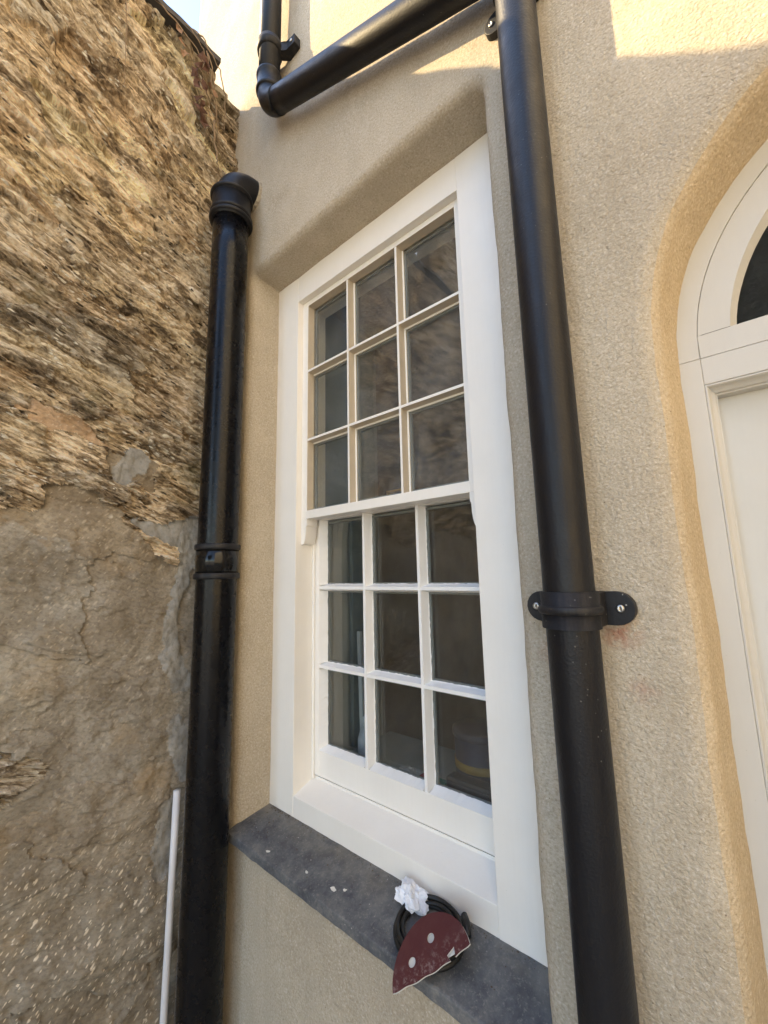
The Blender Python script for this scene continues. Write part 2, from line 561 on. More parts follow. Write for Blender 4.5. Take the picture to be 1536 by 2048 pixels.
while x < X1 - 0.02:
    z = Z0 + 0.04
    st = 0.035 if x < 1.7 else 0.1
    while z < Z1 - 0.02:
        p = (x + random.uniform(-.008, .008), z + random.uniform(-.008, .008))
        if np.min(np.hypot(la[:, 0] - p[0], la[:, 1] - p[1])) > 0.02:
            if not inside(outer_w, p) and not inside(outer_d, p): pts2.append(Vector(p))
        z += st
    x += st
vo, eo, fo, *_ = delaunay_2d_cdt(pts2, edges2, [], 0, 1e-6)
vx = np.array([v.x for v in vo]); vz = np.array([v.y for v in vo])
vy = wall_y(vx, vz)
fl = []
for f in fo:
    c = (sum(vo[i].x for i in f) / 3, sum(vo[i].y for i in f) / 3)
    if inside(outer_w, c) or inside(outer_d, c): continue
    fl.append(tuple(f))
verts = [(float(a), float(b), float(c)) for a, b, c in zip(vx, vy, vz)]
faces = fl
key = {}
for i, v in enumerate(verts): key[(round(v[0], 5), round(v[2], 5))] = i
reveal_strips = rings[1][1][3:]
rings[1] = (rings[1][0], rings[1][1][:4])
for P, strips in rings:
    n = len(strips[0]); idx = []
    for k, s in enumerate(strips):
        row = []
        for q in s:
            kk = (round(q[0], 5), round(q[2], 5))
            if k == 0 and kk in key: row.append(key[kk])
            else:
                row.append(len(verts)); verts.append(q)
        idx.append(row)
    for k in range(len(idx) - 1):
        for i in range(n):
            j = (i + 1) % n
            faces.append((idx[k][i], idx[k][j], idx[k + 1][j], idx[k + 1][i]))
bm = bmesh.new()
bv = [bm.verts.new(v) for v in verts]
for f in faces:
    try: bm.faces.new([bv[i] for i in f])
    except ValueError: pass
bmesh.ops.recalc_face_normals(bm, faces=bm.faces)
f0 = max(bm.faces, key=lambda f: f.calc_area())
if f0.normal.y > 0: bmesh.ops.reverse_faces(bm, faces=bm.faces)
me = bpy.data.meshes.new("wall"); bm.to_mesh(me); bm.free()
link_mesh("wall", me, M_RENDER, house, True)
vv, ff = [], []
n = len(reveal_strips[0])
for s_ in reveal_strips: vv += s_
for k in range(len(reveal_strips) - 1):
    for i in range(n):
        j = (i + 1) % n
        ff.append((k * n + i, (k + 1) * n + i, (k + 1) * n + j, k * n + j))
dr = from_data("door_reveal", vv, ff, mat_render("warm_glow_render", (1.10, 1.02, 0.90)), house, True)  # warm bounce glow painted into the reveal as a golden tint
# flank, and an unseen pale wing added to bounce warm sunlight back
prism("gable_wall", [(-0.399, 0.012, 0), (-0.399, 4.5, 0), (-0.399, 4.5, 5.6), (-0.399, 0.012, 5.6)], (0.25, 0, 0), M_RENDER, house)
M_BOUNCE_WASH = mat_mortar("bounce_limewash", (0.78, 0.71, 0.58), (0.84, 0.78, 0.66), 160)
prism("bounce_wing", [(2.5, -2.3, 0), (2.5, -0.003, 0), (2.5, -0.003, 5.6), (2.5, -2.3, 5.6)], (0.35, 0, 0), M_BOUNCE_WASH, house)

# room behind the window
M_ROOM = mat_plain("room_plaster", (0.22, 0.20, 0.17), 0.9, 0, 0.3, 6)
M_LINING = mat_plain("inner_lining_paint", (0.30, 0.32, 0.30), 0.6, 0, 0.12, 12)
ry0 = 0.222
room_pts = dict(x0=-0.12, x1=2.3, y0=ry0, y1=3.6, z0=0.02, z1=2.75)
r = room_pts
prism("room_back_wall", [(r['x0'], r['y1'], r['z0']), (r['x1'], r['y1'], r['z0']), (r['x1'], r['y1'], r['z1']), (r['x0'], r['y1'], r['z1'])], (0, 0.1, 0), M_ROOM, house)
prism("room_side_wall", [(r['x0'], ry0, r['z0']), (r['x0'], r['y1'], r['z0']), (r['x0'], r['y1'], r['z1']), (r['x0'], ry0, r['z1'])], (-0.1, 0, 0), M_ROOM, house)
prism("room_side_wall", [(r['x1'], ry0, r['z0']), (r['x1'], r['y1'], r['z0']), (r['x1'], r['y1'], r['z1']), (r['x1'], ry0, r['z1'])], (0.1, 0, 0), M_ROOM, house)
prism("room_floor", [(r['x0'], ry0, r['z0']), (r['x1'], ry0, r['z0']), (r['x1'], r['y1'], r['z0']), (r['x0'], r['y1'], r['z0'])], (0, 0, -0.1), M_ROOM, house)
prism("room_ceiling", [(r['x0'], ry0, r['z1']), (r['x1'], ry0, r['z1']), (r['x1'], r['y1'], r['z1']), (r['x0'], r['y1'], r['z1'])], (0, 0, 0.1), M_ROOM, house)
# inner face of the front wall, in pieces round the openings
for (a, b, c, d) in ((-0.12, 0.200, 0.02, 2.75), (0.920, 1.22, 0.02, 2.75), (0.200, 0.920, 0.02, 0.86), (0.200, 0.920, 2.47, 2.75),
                     (1.22, 2.3, 0.02, 1.80), (1.22, 2.3, 2.22, 2.75), (1.98, 2.3, 1.80, 2.22)):
    box("inner_wall_face", a, b, ry0, ry0 + 0.10, c, d, M_ROOM, house, 0)
# deep reveal inside the room with panelled linings
box("reveal_lining", 0.205, 0.232, ry0 + 0.002, 0.52, 0.90, 2.46, M_LINING, house)
box("reveal_lining", 0.888, 0.915, ry0 + 0.002, 0.52, 0.90, 2.46, M_LINING, house)
box("shutter", 0.246, 0.262, 0.34, 0.47, 0.95, 2.40, mat_plain("shutter_paint", (0.22, 0.25, 0.24), 0.6), house, 0.003)
box("window_board", 0.233, 0.887, ry0 + 0.002, 0.56, 0.905, 0.93, M_LINING, house, 0.004)

# ================================================================== slate sill
sx0, sx1 = 0.1315, 0.987
bm = bmesh.new()
prof = [(-0.022, 0.822), (0.104, 0.8485), (0.104, 0.826), (-0.022, 0.7985)]
n = 48
rows = []
for i in range(n + 1):
    x = sx0 + (sx1 - sx0) * i / n
    j = [float(fbm(np.array([x * 30.0]), np.array([k * 7.7]), 3, 71)[0]) * 0.0012 for k in range(4)]
    rows.append([bm.verts.new((x, p[0] + j[k] * (1 if k in (0, 3) else 0), p[1] + j[k] * .6)) for k, p in enumerate(prof)])
for i in range(n):
    for k in range(4):
        bm.faces.new((rows[i][k], rows[i + 1][k], rows[i + 1][(k + 1) % 4], rows[i][(k + 1) % 4]))
bm.faces.new(rows[0]); bm.faces.new(rows[-1][::-1])
sill = from_bm("slate_sill", bm, M_SLATE)
bvm = sill.modifiers.new("bevel", 'BEVEL'); bvm.width = 0.0035; bvm.segments = 2; bvm.limit_method = 'ANGLE'
tag(sill, "weathered blue grey slate window sill under the white sash window", "window sill")

# ================================================================== sash window
win = empty("sash_window", (0.56, 0.10, 0.845))
tag(win, "white painted sash window with nine panes over nine", "window")
box("jamb", 0.150, 0.260, 0.100, 0.220, 0.846, 2.512, M_WHITE, win)
box("jamb", 0.860, 0.972, 0.100, 0.220, 0.846, 2.512, M_WHITE, win)
box("head", 0.2601, 0.8599, 0.1005, 0.220, 2.402, 2.512, M_WHITE, win)
prism("frame_sill", [(0.2601, 0.1005, 0.846), (0.2601, 0.1005, 0.899), (0.2601, 0.173, 0.921), (0.2601, 0.173, 0.9285), (0.2601, 0.220, 0.9285), (0.2601, 0.220, 0.846)],
      (0.5998, 0, 0), M_WHITE, win, 0.001)
for xa, xb in ((0.2605, 0.2695), (0.8505, 0.8595)):
    box("parting_bead", xa, xb, 0.1642, 0.1702, 0.921, 1.69, M_WHITE, win, 0.001)

def make_sash(name, y0, z_bot, z_top, rail_b, rail_t, xs, zs, sl, sr, glass, putty, horns):
    s = empty(name, (0.56, y0, z_bot)); s.parent = win
    s.matrix_parent_inverse = Matrix.Translation(-win.location)
    d = 0.043
    xa, xb = 0.2608, 0.8592
    box("stile", xa, xa + sl, y0, y0 + d, z_bot, z_top, M_WHITE, s, 0.001)
    box("stile", xb - sr, xb, y0, y0 + d, z_bot, z_top, M_WHITE, s, 0.001)
    ia, ib = xa + sl, xb - sr
    box("bottom_rail", ia, ib, y0 + .0003, y0 + d, z_bot, z_bot + rail_b, M_WHITE, s, 0.001)
    box("top_rail", ia, ib, y0 + .0003, y0 + d, z_top - rail_t, z_top, M_WHITE, s, 0.001)
    za, zb = z_bot + rail_b, z_top - rail_t
    gy = y0 + 0.024
    wf, wb = (0.0042, 0.0095) if putty else (0.0034, 0.0046)
    for xc in xs:
        pr = [(xc - wf, y0 + .001), (xc + wf, y0 + .001), (xc + wb, gy), (xc + 0.009, gy + .001), (xc + 0.009, y0 + d - .004), (xc - 0.009, y0 + d - .004), (xc - 0.009, gy + .001), (xc - wb, gy)]
        prism("glazing_bar", [(p[0], p[1], za - .0005) for p in pr], (0, 0, zb - za + .001), M_PUTTY if putty else M_WHITE, s)
    for zc in zs:
        pr = [(zc - wf, y0 + .0014), (zc + wf, y0 + .0014), (zc + wb, gy), (zc + 0.009, gy + .001), (zc + 0.009, y0 + d - .0045), (zc - 0.009, y0 + d - .0045), (zc - 0.009, gy + .001), (zc - wb, gy)]
        prism("glazing_bar", [(ia - .0005, p[1], p[0]) for p in pr], (ib - ia + .001, 0, 0), M_PUTTY if putty else M_WHITE, s)
    gx = [ia] + list(xs) + [ib]; gz = [za] + list(zs) + [zb]
    for i in range(3):
        for j in range(3):
            a0 = gx[i] + (0.0 if i == 0 else 0.0045); a1 = gx[i + 1] - (0.0 if i == 2 else 0.0045)
            c0 = gz[j] + (0.0 if j == 0 else 0.0045); c1 = gz[j + 1] - (0.0 if j == 2 else 0.0045)
            box("pane", a0, a1, gy + .002, gy + .014, c0, c1, glass, s, 0)
            # spacer frame of the sealed unit
            w1, w2 = 0.004, 0.010
            q = [(a0 + w1, c0 + w1), (a1 - w1, c0 + w1), (a1 - w1, c1 - w1), (a0 + w1, c1 - w1)]
            p2 = [(a0 + w2, c0 + w2), (a1 - w2, c0 + w2), (a1 - w2, c1 - w2), (a0 + w2, c1 - w2)]
            vv, ff = [], []
            for yy in (gy + .005, gy + .012):
                for L in (q, p2): vv += [(x, yy, z) for x, z in L]
            for k in range(4):
                k2 = (k + 1) % 4
                ff += [(k, k2, 4 + k2, 4 + k), (8 + k, 12 + k, 12 + k2, 8 + k2), (4 + k, 4 + k2, 12 + k2, 12 + k)]
            from_data("glazing_spacer", vv, ff, M_SPACER, s)
            if putty:
                # ragged fresh putty on the glass edge
                vv, ff = [], []
                e0x = gx[i] + (0.0 if i == 0 else wb); e1x = gx[i + 1] - (0.0 if i == 2 else wb)
                e0z = gz[j] + (0.0 if j == 0 else wb); e1z = gz[j + 1] - (0.0 if j == 2 else wb)
                def strip(p, q2, inn, base_w, seed, lift):
                    b0 = len(vv); m = 26
                    for k in range(m + 1):
                        f = k / m
                        x = p[0] + (q2[0] - p[0]) * f; z = p[1] + (q2[1] - p[1]) * f
                        wv = base_w + 0.0016 * float(fbm(np.array([k * 0.8]), np.array([seed * 3.1]), 3, 5)[0])
                        wv = max(wv, 0.0006)
                        vv.append((x, gy - lift, z)); vv.append((x + inn[0] * wv, gy + .0022, z + inn[1] * wv))
                    for k in range(m):
                        a = b0 + 2 * k
                        ff.append((a, a + 2, a + 3, a + 1))
                sd = i * 7 + j * 3 + 1
                if j == 0 or i == 0:
                    bw = 0.011
                else: bw = 0.003
                strip((e0x, e0z), (e1x, e0z), (0, 1), 0.0105 if j == 0 else 0.0022, sd, 0.0235 if j == 0 else 0.001)
                strip((e0x, e0z), (e0x, e1z), (1, 0), 0.0105 if i == 0 else 0.002, sd + 50, 0.0235 if i == 0 else 0.001)
                strip((e1x, e0z), (e1x, e1z), (-1, 0), 0.0105 if i == 2 else 0.002, sd + 90, 0.0235 if i == 2 else 0.001)
                from_data("putty", vv, ff, M_PUTTY, s)
    if horns:
        for (hx, sg, wd) in ((xa, 1, sl), (xb, -1, sr)):
            H = [(0, 0), (1.0, 0), (1.0, -0.018), (0.97, -0.021), (0.86, -0.023), (0.84, -0.032), (0.82, -0.045), (0.74, -0.058), (0.60, -0.069), (0.46, -0.075), (0.30, -0.077), (0, -0.077)]
            prism("horn", [(hx + sg * wd * u, y0 + .0002, z_bot + w) for u, w in H], (0, d - .001, 0), M_WHITE, s)
    return s

M_TIMBER = mat_plain("primed_timber", (0.60, 0.51, 0.385), 0.7, 0, 0.15, 14, 0.1)
def bare_sides(o):
    """every face of the sash that looks across or along a pane is still in primer"""
    me = o.data
    me.materials.append(M_TIMBER)
    for p in me.polygons:
        if p.normal.y > -0.6: p.material_index = 1
us = make_sash("upper_sash", 0.1200, 1.672, 2.4015, 0.0255, 0.0165, (0.4690, 0.6560), (1.9225, 2.1545), 0.0265, 0.0195, M_GLASSU, False, True)
for ch in [o for o in us.children]:
    if ch.name.split('.')[0] == "glazing_bar": bare_sides(ch)
    elif ch.name.split('.')[0] in ("stile", "top_rail"):
        me = ch.data; me.materials.append(M_TIMBER)
        for p in me.polygons:
            mid = 0.56
            if abs(p.normal.x) > 0.9 and p.center.x * (1 if p.normal.x > 0 else -1) < mid * (1 if p.normal.x > 0 else -1) and p.area > 1e-3: p.material_index = 1
            if ch.name.startswith("top_rail") and p.normal.z < -0.9: p.material_index = 1
make_sash("lower_sash", 0.1710, 0.9315, 1.7020, 0.069, 0.030, (0.4735, 0.6600), (1.2320, 1.4625), 0.0255, 0.0255, M_GLASSL, True, False)
# brass fastener on the meeting rail
fs = tube("sash_fastener", [(0.556, 0.196, 1.7025), (0.556, 0.196, 1.722)], 0.011, M_BRASS, win, 20)
from_bm_box = box("latch_arm", 0.545, 0.60, 0.190, 0.202, 1.7225, 1.729, M_BRASS, win)

# ================================================================== arched door
door = empty("arched_door", (DCX, 0.10, 0.0))
tag(door, "off white arched door with fanlight in rounded render reveal", "door")
def arc_pts(R, a0=180, a1=0, step=4):
    return [(DCX + R * math.cos(math.radians(a)), DCZ + R * math.sin(math.radians(a))) for a in range(a0, a1 - 1, -step)]
def arc_band(name, Ro, Ri, y0, y1, zb, mat, parent, bev=0.001):
    o = [(DCX - Ro, zb)] + arc_pts(Ro) + [(DCX + Ro, zb)]
    i = [(DCX - Ri, zb)] + arc_pts(Ri) + [(DCX + Ri, zb)]
    vv, ff = [], []
    for yy in (y0, y1):
        for L in (o, i): vv += [(x, yy, z) for x, z in L]
    n = len(o)
    for k in range(n - 1):
        ff += [(k, k + 1, n + k + 1, n + k), (2 * n + k, 3 * n + k, 3 * n + k + 1, 2 * n + k + 1),
               (n + k, n + k + 1, 3 * n + k + 1, 3 * n + k), (k, 2 * n + k, 2 * n + k + 1, k + 1)]
    ff += [(0, n, 3 * n, 2 * n), (n - 1, 3 * n - 1, 4 * n - 1, 2 * n - 1)]
    return from_data(name, vv, ff, mat, parent)
arc_band("frame_arch", 0.384, 0.3505, 0.100, 0.20, 1.8175, M_DOORWHITE, door)
box("frame_jamb", DCX - 0.384, DCX - 0.350, 0.1003, 0.20, 0.0, 1.8170, M_DOORWHITE, door, 0.0008)
box("frame_jamb", DCX + 0.350, DCX + 0.384, 0.1003, 0.20, 0.0, 1.8170, M_DOORWHITE, door, 0.0008)
box("transom", DCX - 0.3498, DCX + 0.3498, 0.1003, 0.20, 1.774, 1.8165, M_DOORWHITE, door, 0.0008)
arc_band("joint_fillet", 0.3535, 0.3465, 0.1060, 0.14, 1.8176, M_DOORWHITE, door)
fan = empty("fanlight", (DCX, 0.10, 1.82)); fan.parent = door
fan.matrix_parent_inverse = Matrix.Translation(-door.location)
def arc_seg(Ro, Ri, z0, step=4):
    """outer and inner arcs that both start and end at height z0"""
    L = []
    for R in (Ro, Ri):
        a0 = math.degrees(math.asin((z0 - DCZ) / R)); n_ = 44
        L.append([(DCX + R * math.cos(math.radians(180 - a0 - (180 - 2 * a0) * k / n_)), DCZ + R * math.sin(math.radians(180 - a0 - (180 - 2 * a0) * k / n_))) for k in range(n_ + 1)])
    return L
def band2(name, Ro, Ri, y0, y1, y0i, z0, mat, parent, jit=0.0):
    o, i = arc_seg(Ro, Ri, z0)
    n = len(o); vv = [(x, y0, z) for x, z in o]
    for x, z in i:
        w = random.uniform(-jit, jit); vv.append((x + w, y0i, z + w))
    vv += [(x, y1, z) for x, z in o] + [(x, y1, z) for x, z in i]; ff = []
    for k in range(n - 1):
        ff += [(k, k + 1, n + k + 1, n + k), (n + k, n + k + 1, 3 * n + k + 1, 3 * n + k), (k, 2 * n + k, 2 * n + k + 1, k + 1)]
    return from_data(name, vv, ff, mat, parent)
band2("rim", 0.3497, 0.311, 0.1025, 0.145, 0.1025, 1.8555, M_DOORWHITE, fan)
box("bottom_rail", DCX - 0.3496, DCX + 0.3496, 0.1028, 0.145, 1.8181, 1.8553, M_DOORWHITE, fan, 0.0008)
# putty bevel round the fanlight glass
band2("putty", 0.3109, 0.3035, 0.1035, 0.1215, 0.121, 1.8557, M_DOORWHITE, fan, 0.0007)
o = arc_seg(0.3108, 0.30, 1.8558)[0]
prism("pane", [(x, 0.1225, z) for x, z in o], (0, 0.006, 0), mat_glass("fanlight_glass", 0.025, 0.03, 1.5), fan)
# leaf with a bolection moulding round a plain panel
leaf = box("leaf", DCX - 0.3495, DCX + 0.3495, 0.140, 0.180, 0.006, 1.7735, mat_white("door_leaf_paint", (0.60, 0.58, 0.53), 0.5, 0.05, 0.1), door, 0.0005)
def mould(name, p, q, inward):
    """ogee moulding strip from p to q (x,z) with inward direction"""
    pr = [(0.0, 0.1035), (0.001, 0.1015), (0.003, 0.1012), (0.0048, 0.104), (0.006, 0.109), (0.0085, 0.113), (0.0115, 0.116), (0.0122, 0.121), (0.0140, 0.1215), (0.0142, 0.1395), (0.0, 0.1395)]
    a = [(p[0] + inward[0] * u, y, p[1] + inward[1] * u) for u, y in pr]
    b = [(q[0] + inward[0] * u, y, q[1] + inward[1] * u) for u, y in pr]
    # mitre
    for L, e, s in ((a, p, 1), (b, q, -1)):
        for k, (u, y) in enumerate(pr):
            x, yy, z = L[k]
            if inward[0] == 0: L[k] = (x + s * u * (1 if q[0] > p[0] else -1), yy, z)
            else: L[k] = (x, yy, z + s * u * (1 if q[1] > p[1] else -1))
    n = len(pr)
    ff = [(k, (k + 1) % n, n + (k + 1) % n, n + k) for k in range(n)]
    return from_data(name, a + b, ff, M_DOORWHITE, door, False)
XL, XR, ZB, ZT = DCX - 0.3503, DCX + 0.3503, 0.10, 1.7743
mould("moulding", (XL, ZB), (XL, ZT), (1, 0))
mould("moulding", (XR, ZB), (XR, ZT), (-1, 0))
mould("moulding", (XL, ZT), (XR, ZT), (0, -1))
mould("moulding", (XL, ZB), (XR, ZB), (0, 1))
tube("knob", [(1.86, 0.141, 1.02), (1.86, 0.115, 1.02), (1.86, 0.11, 1.02), (1.86, 0.085, 1.02), (1.86, 0.08, 1.02)], [0.01, 0.01, 0.026, 0.026, 0.014], M_BRASS, door, 24)

# ================================================================== right downpipe
RX, RY, RR = 1.075, -0.050, 0.034
dp = empty("downpipe", (RX, RY, 0))
tag(dp, "long black downpipe standing between the sash window and arched door", "downpipe")
zz = [0.0] + [0.15 * k for k in range(1, 36)] + [5.3]
tube("pipe", [(RX + 0.0006 * math.sin(z * 2.1), RY, z) for z in zz], RR, M_BLACKR, dp, 48)

def stadium(x0, x1, zc, h, y0, y1, n=10):
    r = h / 2
    pts = []
    for k in range(n + 1):
        a = math.radians(90 + 180 * k / n); pts.append((x0 + r + r * math.cos(a), y0, zc + r * math.sin(a)))
    for k in range(n + 1):
        a = math.radians(-90 + 180 * k / n); pts.append((x1 - r + r * math.cos(a), y0, zc + r * math.sin(a)))
    return pts

def clip_on(zc, parent, PX, PY, r, x0, x1, h, name="pipe_clip"):
    c = prism(name, stadium(x0, x1, zc, h, -0.014, 0), (0, 0.0165, 0), M_CLIP, parent, 0.0012)
    hb = h * 0.54
    ring_profile("band", PX, PY, [(r + .0004, zc - hb), (r + .0004, zc - hb), (r + .0042, zc - hb + .0002), (r + .0042, zc - hb + .0002), (r + .0042, zc - .006), (r + .0042, zc - .006), (r + .0062, zc - .0052),
                                  (r + .0080, zc - .003), (r + .0086, zc), (r + .0080, zc + .003), (r + .0062, zc + .0052), (r + .0042, zc + .006), (r + .0042, zc + .006), (r + .0042, zc + hb - .0002), (r + .0042, zc + hb - .0002), (r + .0004, zc + hb), (r + .0004, zc + hb)], M_CLIP, c, 44)
    # shoulders between band and plate
    bw = r + 0.0035
    prism("shoulder", [(PX - bw, PY + 0.008, zc - hb + .002), (PX + bw, PY + 0.008, zc - hb + .002), (PX + bw + .001, -0.0138, zc - hb + .002), (PX - bw - .001, -0.0138, zc - hb + .002)],
          (0, 0, 2 * hb - .004), M_CLIP, c, 0.001)
    for sx in (x0 + h * 0.33, x1 - h * 0.40):
        s = tube("screw", [(sx, -0.0135, zc), (sx, -0.0160, zc), (sx, -0.0172, zc), (sx, -0.0160, zc)], [0.0054, 0.0054, 0.0036, 0.0018], M_STEEL, c, 16)
    return c
clip_on(1.4455, dp, RX, RY, RR, 1.000, 1.1490, 0.046)
clip_on(2.577, dp, RX, RY, RR, 1.000, 1.1490, 0.046)

# branch fitting where the sloping pipe comes in
ring_profile("branch_socket", RX, RY, [(RR + .0005, 2.665), (RR + .006, 2.667), (RR + .006, 2.80), (RR + .009, 2.803), (RR + .009, 2.82), (RR + .0005, 2.822)], M_BLACKR, dp)

# ================================================================== small rainwater pipe, upper left
rp = empty("rainwater_pipe", (0.30, -0.055, 2.97))
tag(rp, "black rainwater pipe running down then sloping across above the window", "rainwater pipe")
VX, VY = 0.300, -0.056
Pd0 = Vector((0.322, -0.056, 2.972)); Pd1 = Vector((1.055, -0.052, 2.636))
dirn = (Pd1 - Pd0).normalized()
tube("upright", [(VX, VY, 3.03), (VX, VY, 3.5), (VX, VY, 4.2), (VX, VY, 5.3)], 0.034, M_BLACKR, rp, 40)
# elbow: vertical down to the sloping run
elb = []
c0 = Vector((VX, VY, 3.040)); cm = Vector((VX, VY, 2.985)); c1 = cm + dirn * 0.06
for k in range(13):
    f = k / 12
    elb.append(c0 * (1 - f) ** 2 + cm * 2 * f * (1 - f) + c1 * f ** 2)
tube("elbow", elb, 0.0355, M_BLACKR, rp, 40)
tube("sloping_run", [c1 - dirn * 0.004 + dirn * t for t in np.linspace(0, 0.78, 14)], 0.034, M_BLACKR, rp, 40)
ring_profile("socket", VX, VY, [(0.0343, 3.028), (0.0395, 3.030), (0.0405, 3.036), (0.0375, 3.042), (0.0370, 3.083), (0.0400, 3.087), (0.0405, 3.094), (0.0343, 3.099)], M_BLACKR, rp, 40)
# pipe clip with one projecting ear
zc = 3.205
cl = ring_profile("pipe_clip", VX, VY, [(0.0343, zc - .018), (0.0395, zc - .017), (0.040, zc - .004), (0.0425, zc), (0.040, zc + .004), (0.0395, zc + .017), (0.0343, zc + .018)], M_CLIP, rp, 40)
prism("ear", [(VX + 0.03, VY + 0.012, zc), (VX + 0.055, -0.024, zc), (VX + 0.085, -0.024, zc), (VX + 0.085, 0.002, zc), (VX + 0.045, 0.002, zc), (VX + 0.022, VY + 0.034, zc)],
      (0, 0, 0.0), M_CLIP, cl) if False else None
prism("ear", [(VX + 0.028, VY + 0.008, zc - .017), (VX + 0.050, -0.026, zc - .017), (VX + 0.088, -0.026, zc - .017), (VX + 0.088, 0.003, zc - .017), (VX + 0.040, 0.003, zc - .017), (VX + 0.014, VY + 0.036, zc - .017)],
      (0, 0, 0.034), M_CLIP, cl, 0.003)
prism("ear", [(VX - 0.028, VY + 0.008, zc - .017), (VX - 0.014, VY + 0.036, zc - .017), (VX - 0.040, 0.003, zc - .017), (VX - 0.088, 0.003, zc - .017), (VX - 0.088, -0.026, zc - .017), (VX - 0.050, -0.026, zc - .017)],
      (0, 0, 0.034), M_CLIP, cl, 0.003)
tube("screw", [(VX + 0.072, -0.0255, zc), (VX + 0.072, -0.0285, zc), (VX + 0.072, -0.030, zc)], [0.006, 0.006, 0.003], M_STEEL, cl, 14)

# ================================================================== left soil pipe
LX, LY, LR = 0.136, -0.080, 0.055
sp = empty("soil_pipe", (LX, LY, 0))
tag(sp, "fat black soil pipe in the corner beside the stone wall", "soil pipe")
tube("pipe", [(LX, LY, z) for z in np.linspace(0, 2.66, 20)], LR, M_BLACKL, sp, 56)
def hard(prof):
    """double every point so that the steps of a moulded ring stay crisp"""
    return [p for p in prof for _ in (0, 1)]
def bead(r, z, h, b):
    return [(r + b * math.sin(math.radians(a)), z - h * math.cos(math.radians(a))) for a in (0, 30, 60, 90, 120, 150, 180)]
ring_profile("collar", LX, LY, hard([(LR + .0003, 2.641), (0.0610, 2.642)]) + bead(0.0615, 2.650, .0070, .0062) + hard([(0.0605, 2.6575)]) + bead(0.0605, 2.666, .0065, .0055)
             + hard([(0.0600, 2.6735), (0.0595, 2.727)]) + bead(0.0595, 2.735, .0065, .0072) + hard([(0.0590, 2.7425), (0.0512, 2.745)]), M_BLACKR, sp, 56)
eb = []
for k in range(17):
    a = math.radians(90 * k / 16)
    eb.append((LX - 0.004, LY + 0.072 * (1 - math.cos(a)), 2.738 + 0.072 * math.sin(a)))
eb.append((LX - 0.004, LY + 0.13, 2.810))
tube("bend", eb, 0.0510, M_BLACKR, sp, 48)
for zj in (1.586, 1.505):
    ring_profile("joint_ring", LX, LY, [(LR + .0003, zj - .0085), (LR + .0060, zj - .0075), (LR + .0072, zj - .004), (LR + .0072, zj + .004), (LR + .006, zj + .0075), (LR + .0003, zj + .0085)], M_CLIP, sp, 56)
ring_profile("coupling", LX, LY, [(LR + .0002, 1.5125), (LR + .0030, 1.5135), (LR + .0030, 1.5775), (LR + .0002, 1.5785)], mat_black("black_gloss_coupling", 0.10, 0.02, 0.5, (0.006, 0.006, 0.006)), sp, 56)

# broken render edge where the bend enters the wall
bm = bmesh.new()
rng = random.Random(3)
ci, co_ = [], []
for k in range(40):
    a = 2 * math.pi * k / 40
    r1 = 0.0512; r2 = 0.0555 + rng.uniform(-.003, .004)
    ci.append(bm.verts.new((LX - 0.004 + r1 * math.cos(a), -0.010, 2.810 + r1 * math.sin(a))))
    co_.append(bm.verts.new((LX - 0.004 + r2 * math.cos(a), 0.004, 2.810 + r2 * math.sin(a))))
for k in range(40): bm.faces.new((ci[k], ci[(k + 1) % 40], co_[(k + 1) % 40], co_[k]))
from_bm("sealing_mortar", bm, mat_mortar("pale_filler", (0.30, 0.26, 0.20), (0.48, 0.42, 0.33), 200), house, False)

# ================================================================== stone wall
swall = empty("stone_wall", (0, -0.4, 0))
tag(swall, "tall weathered wall of bedded brown slate rubble on the left", "wall")
cD, sD = math.cos(DIP), math.sin(DIP)

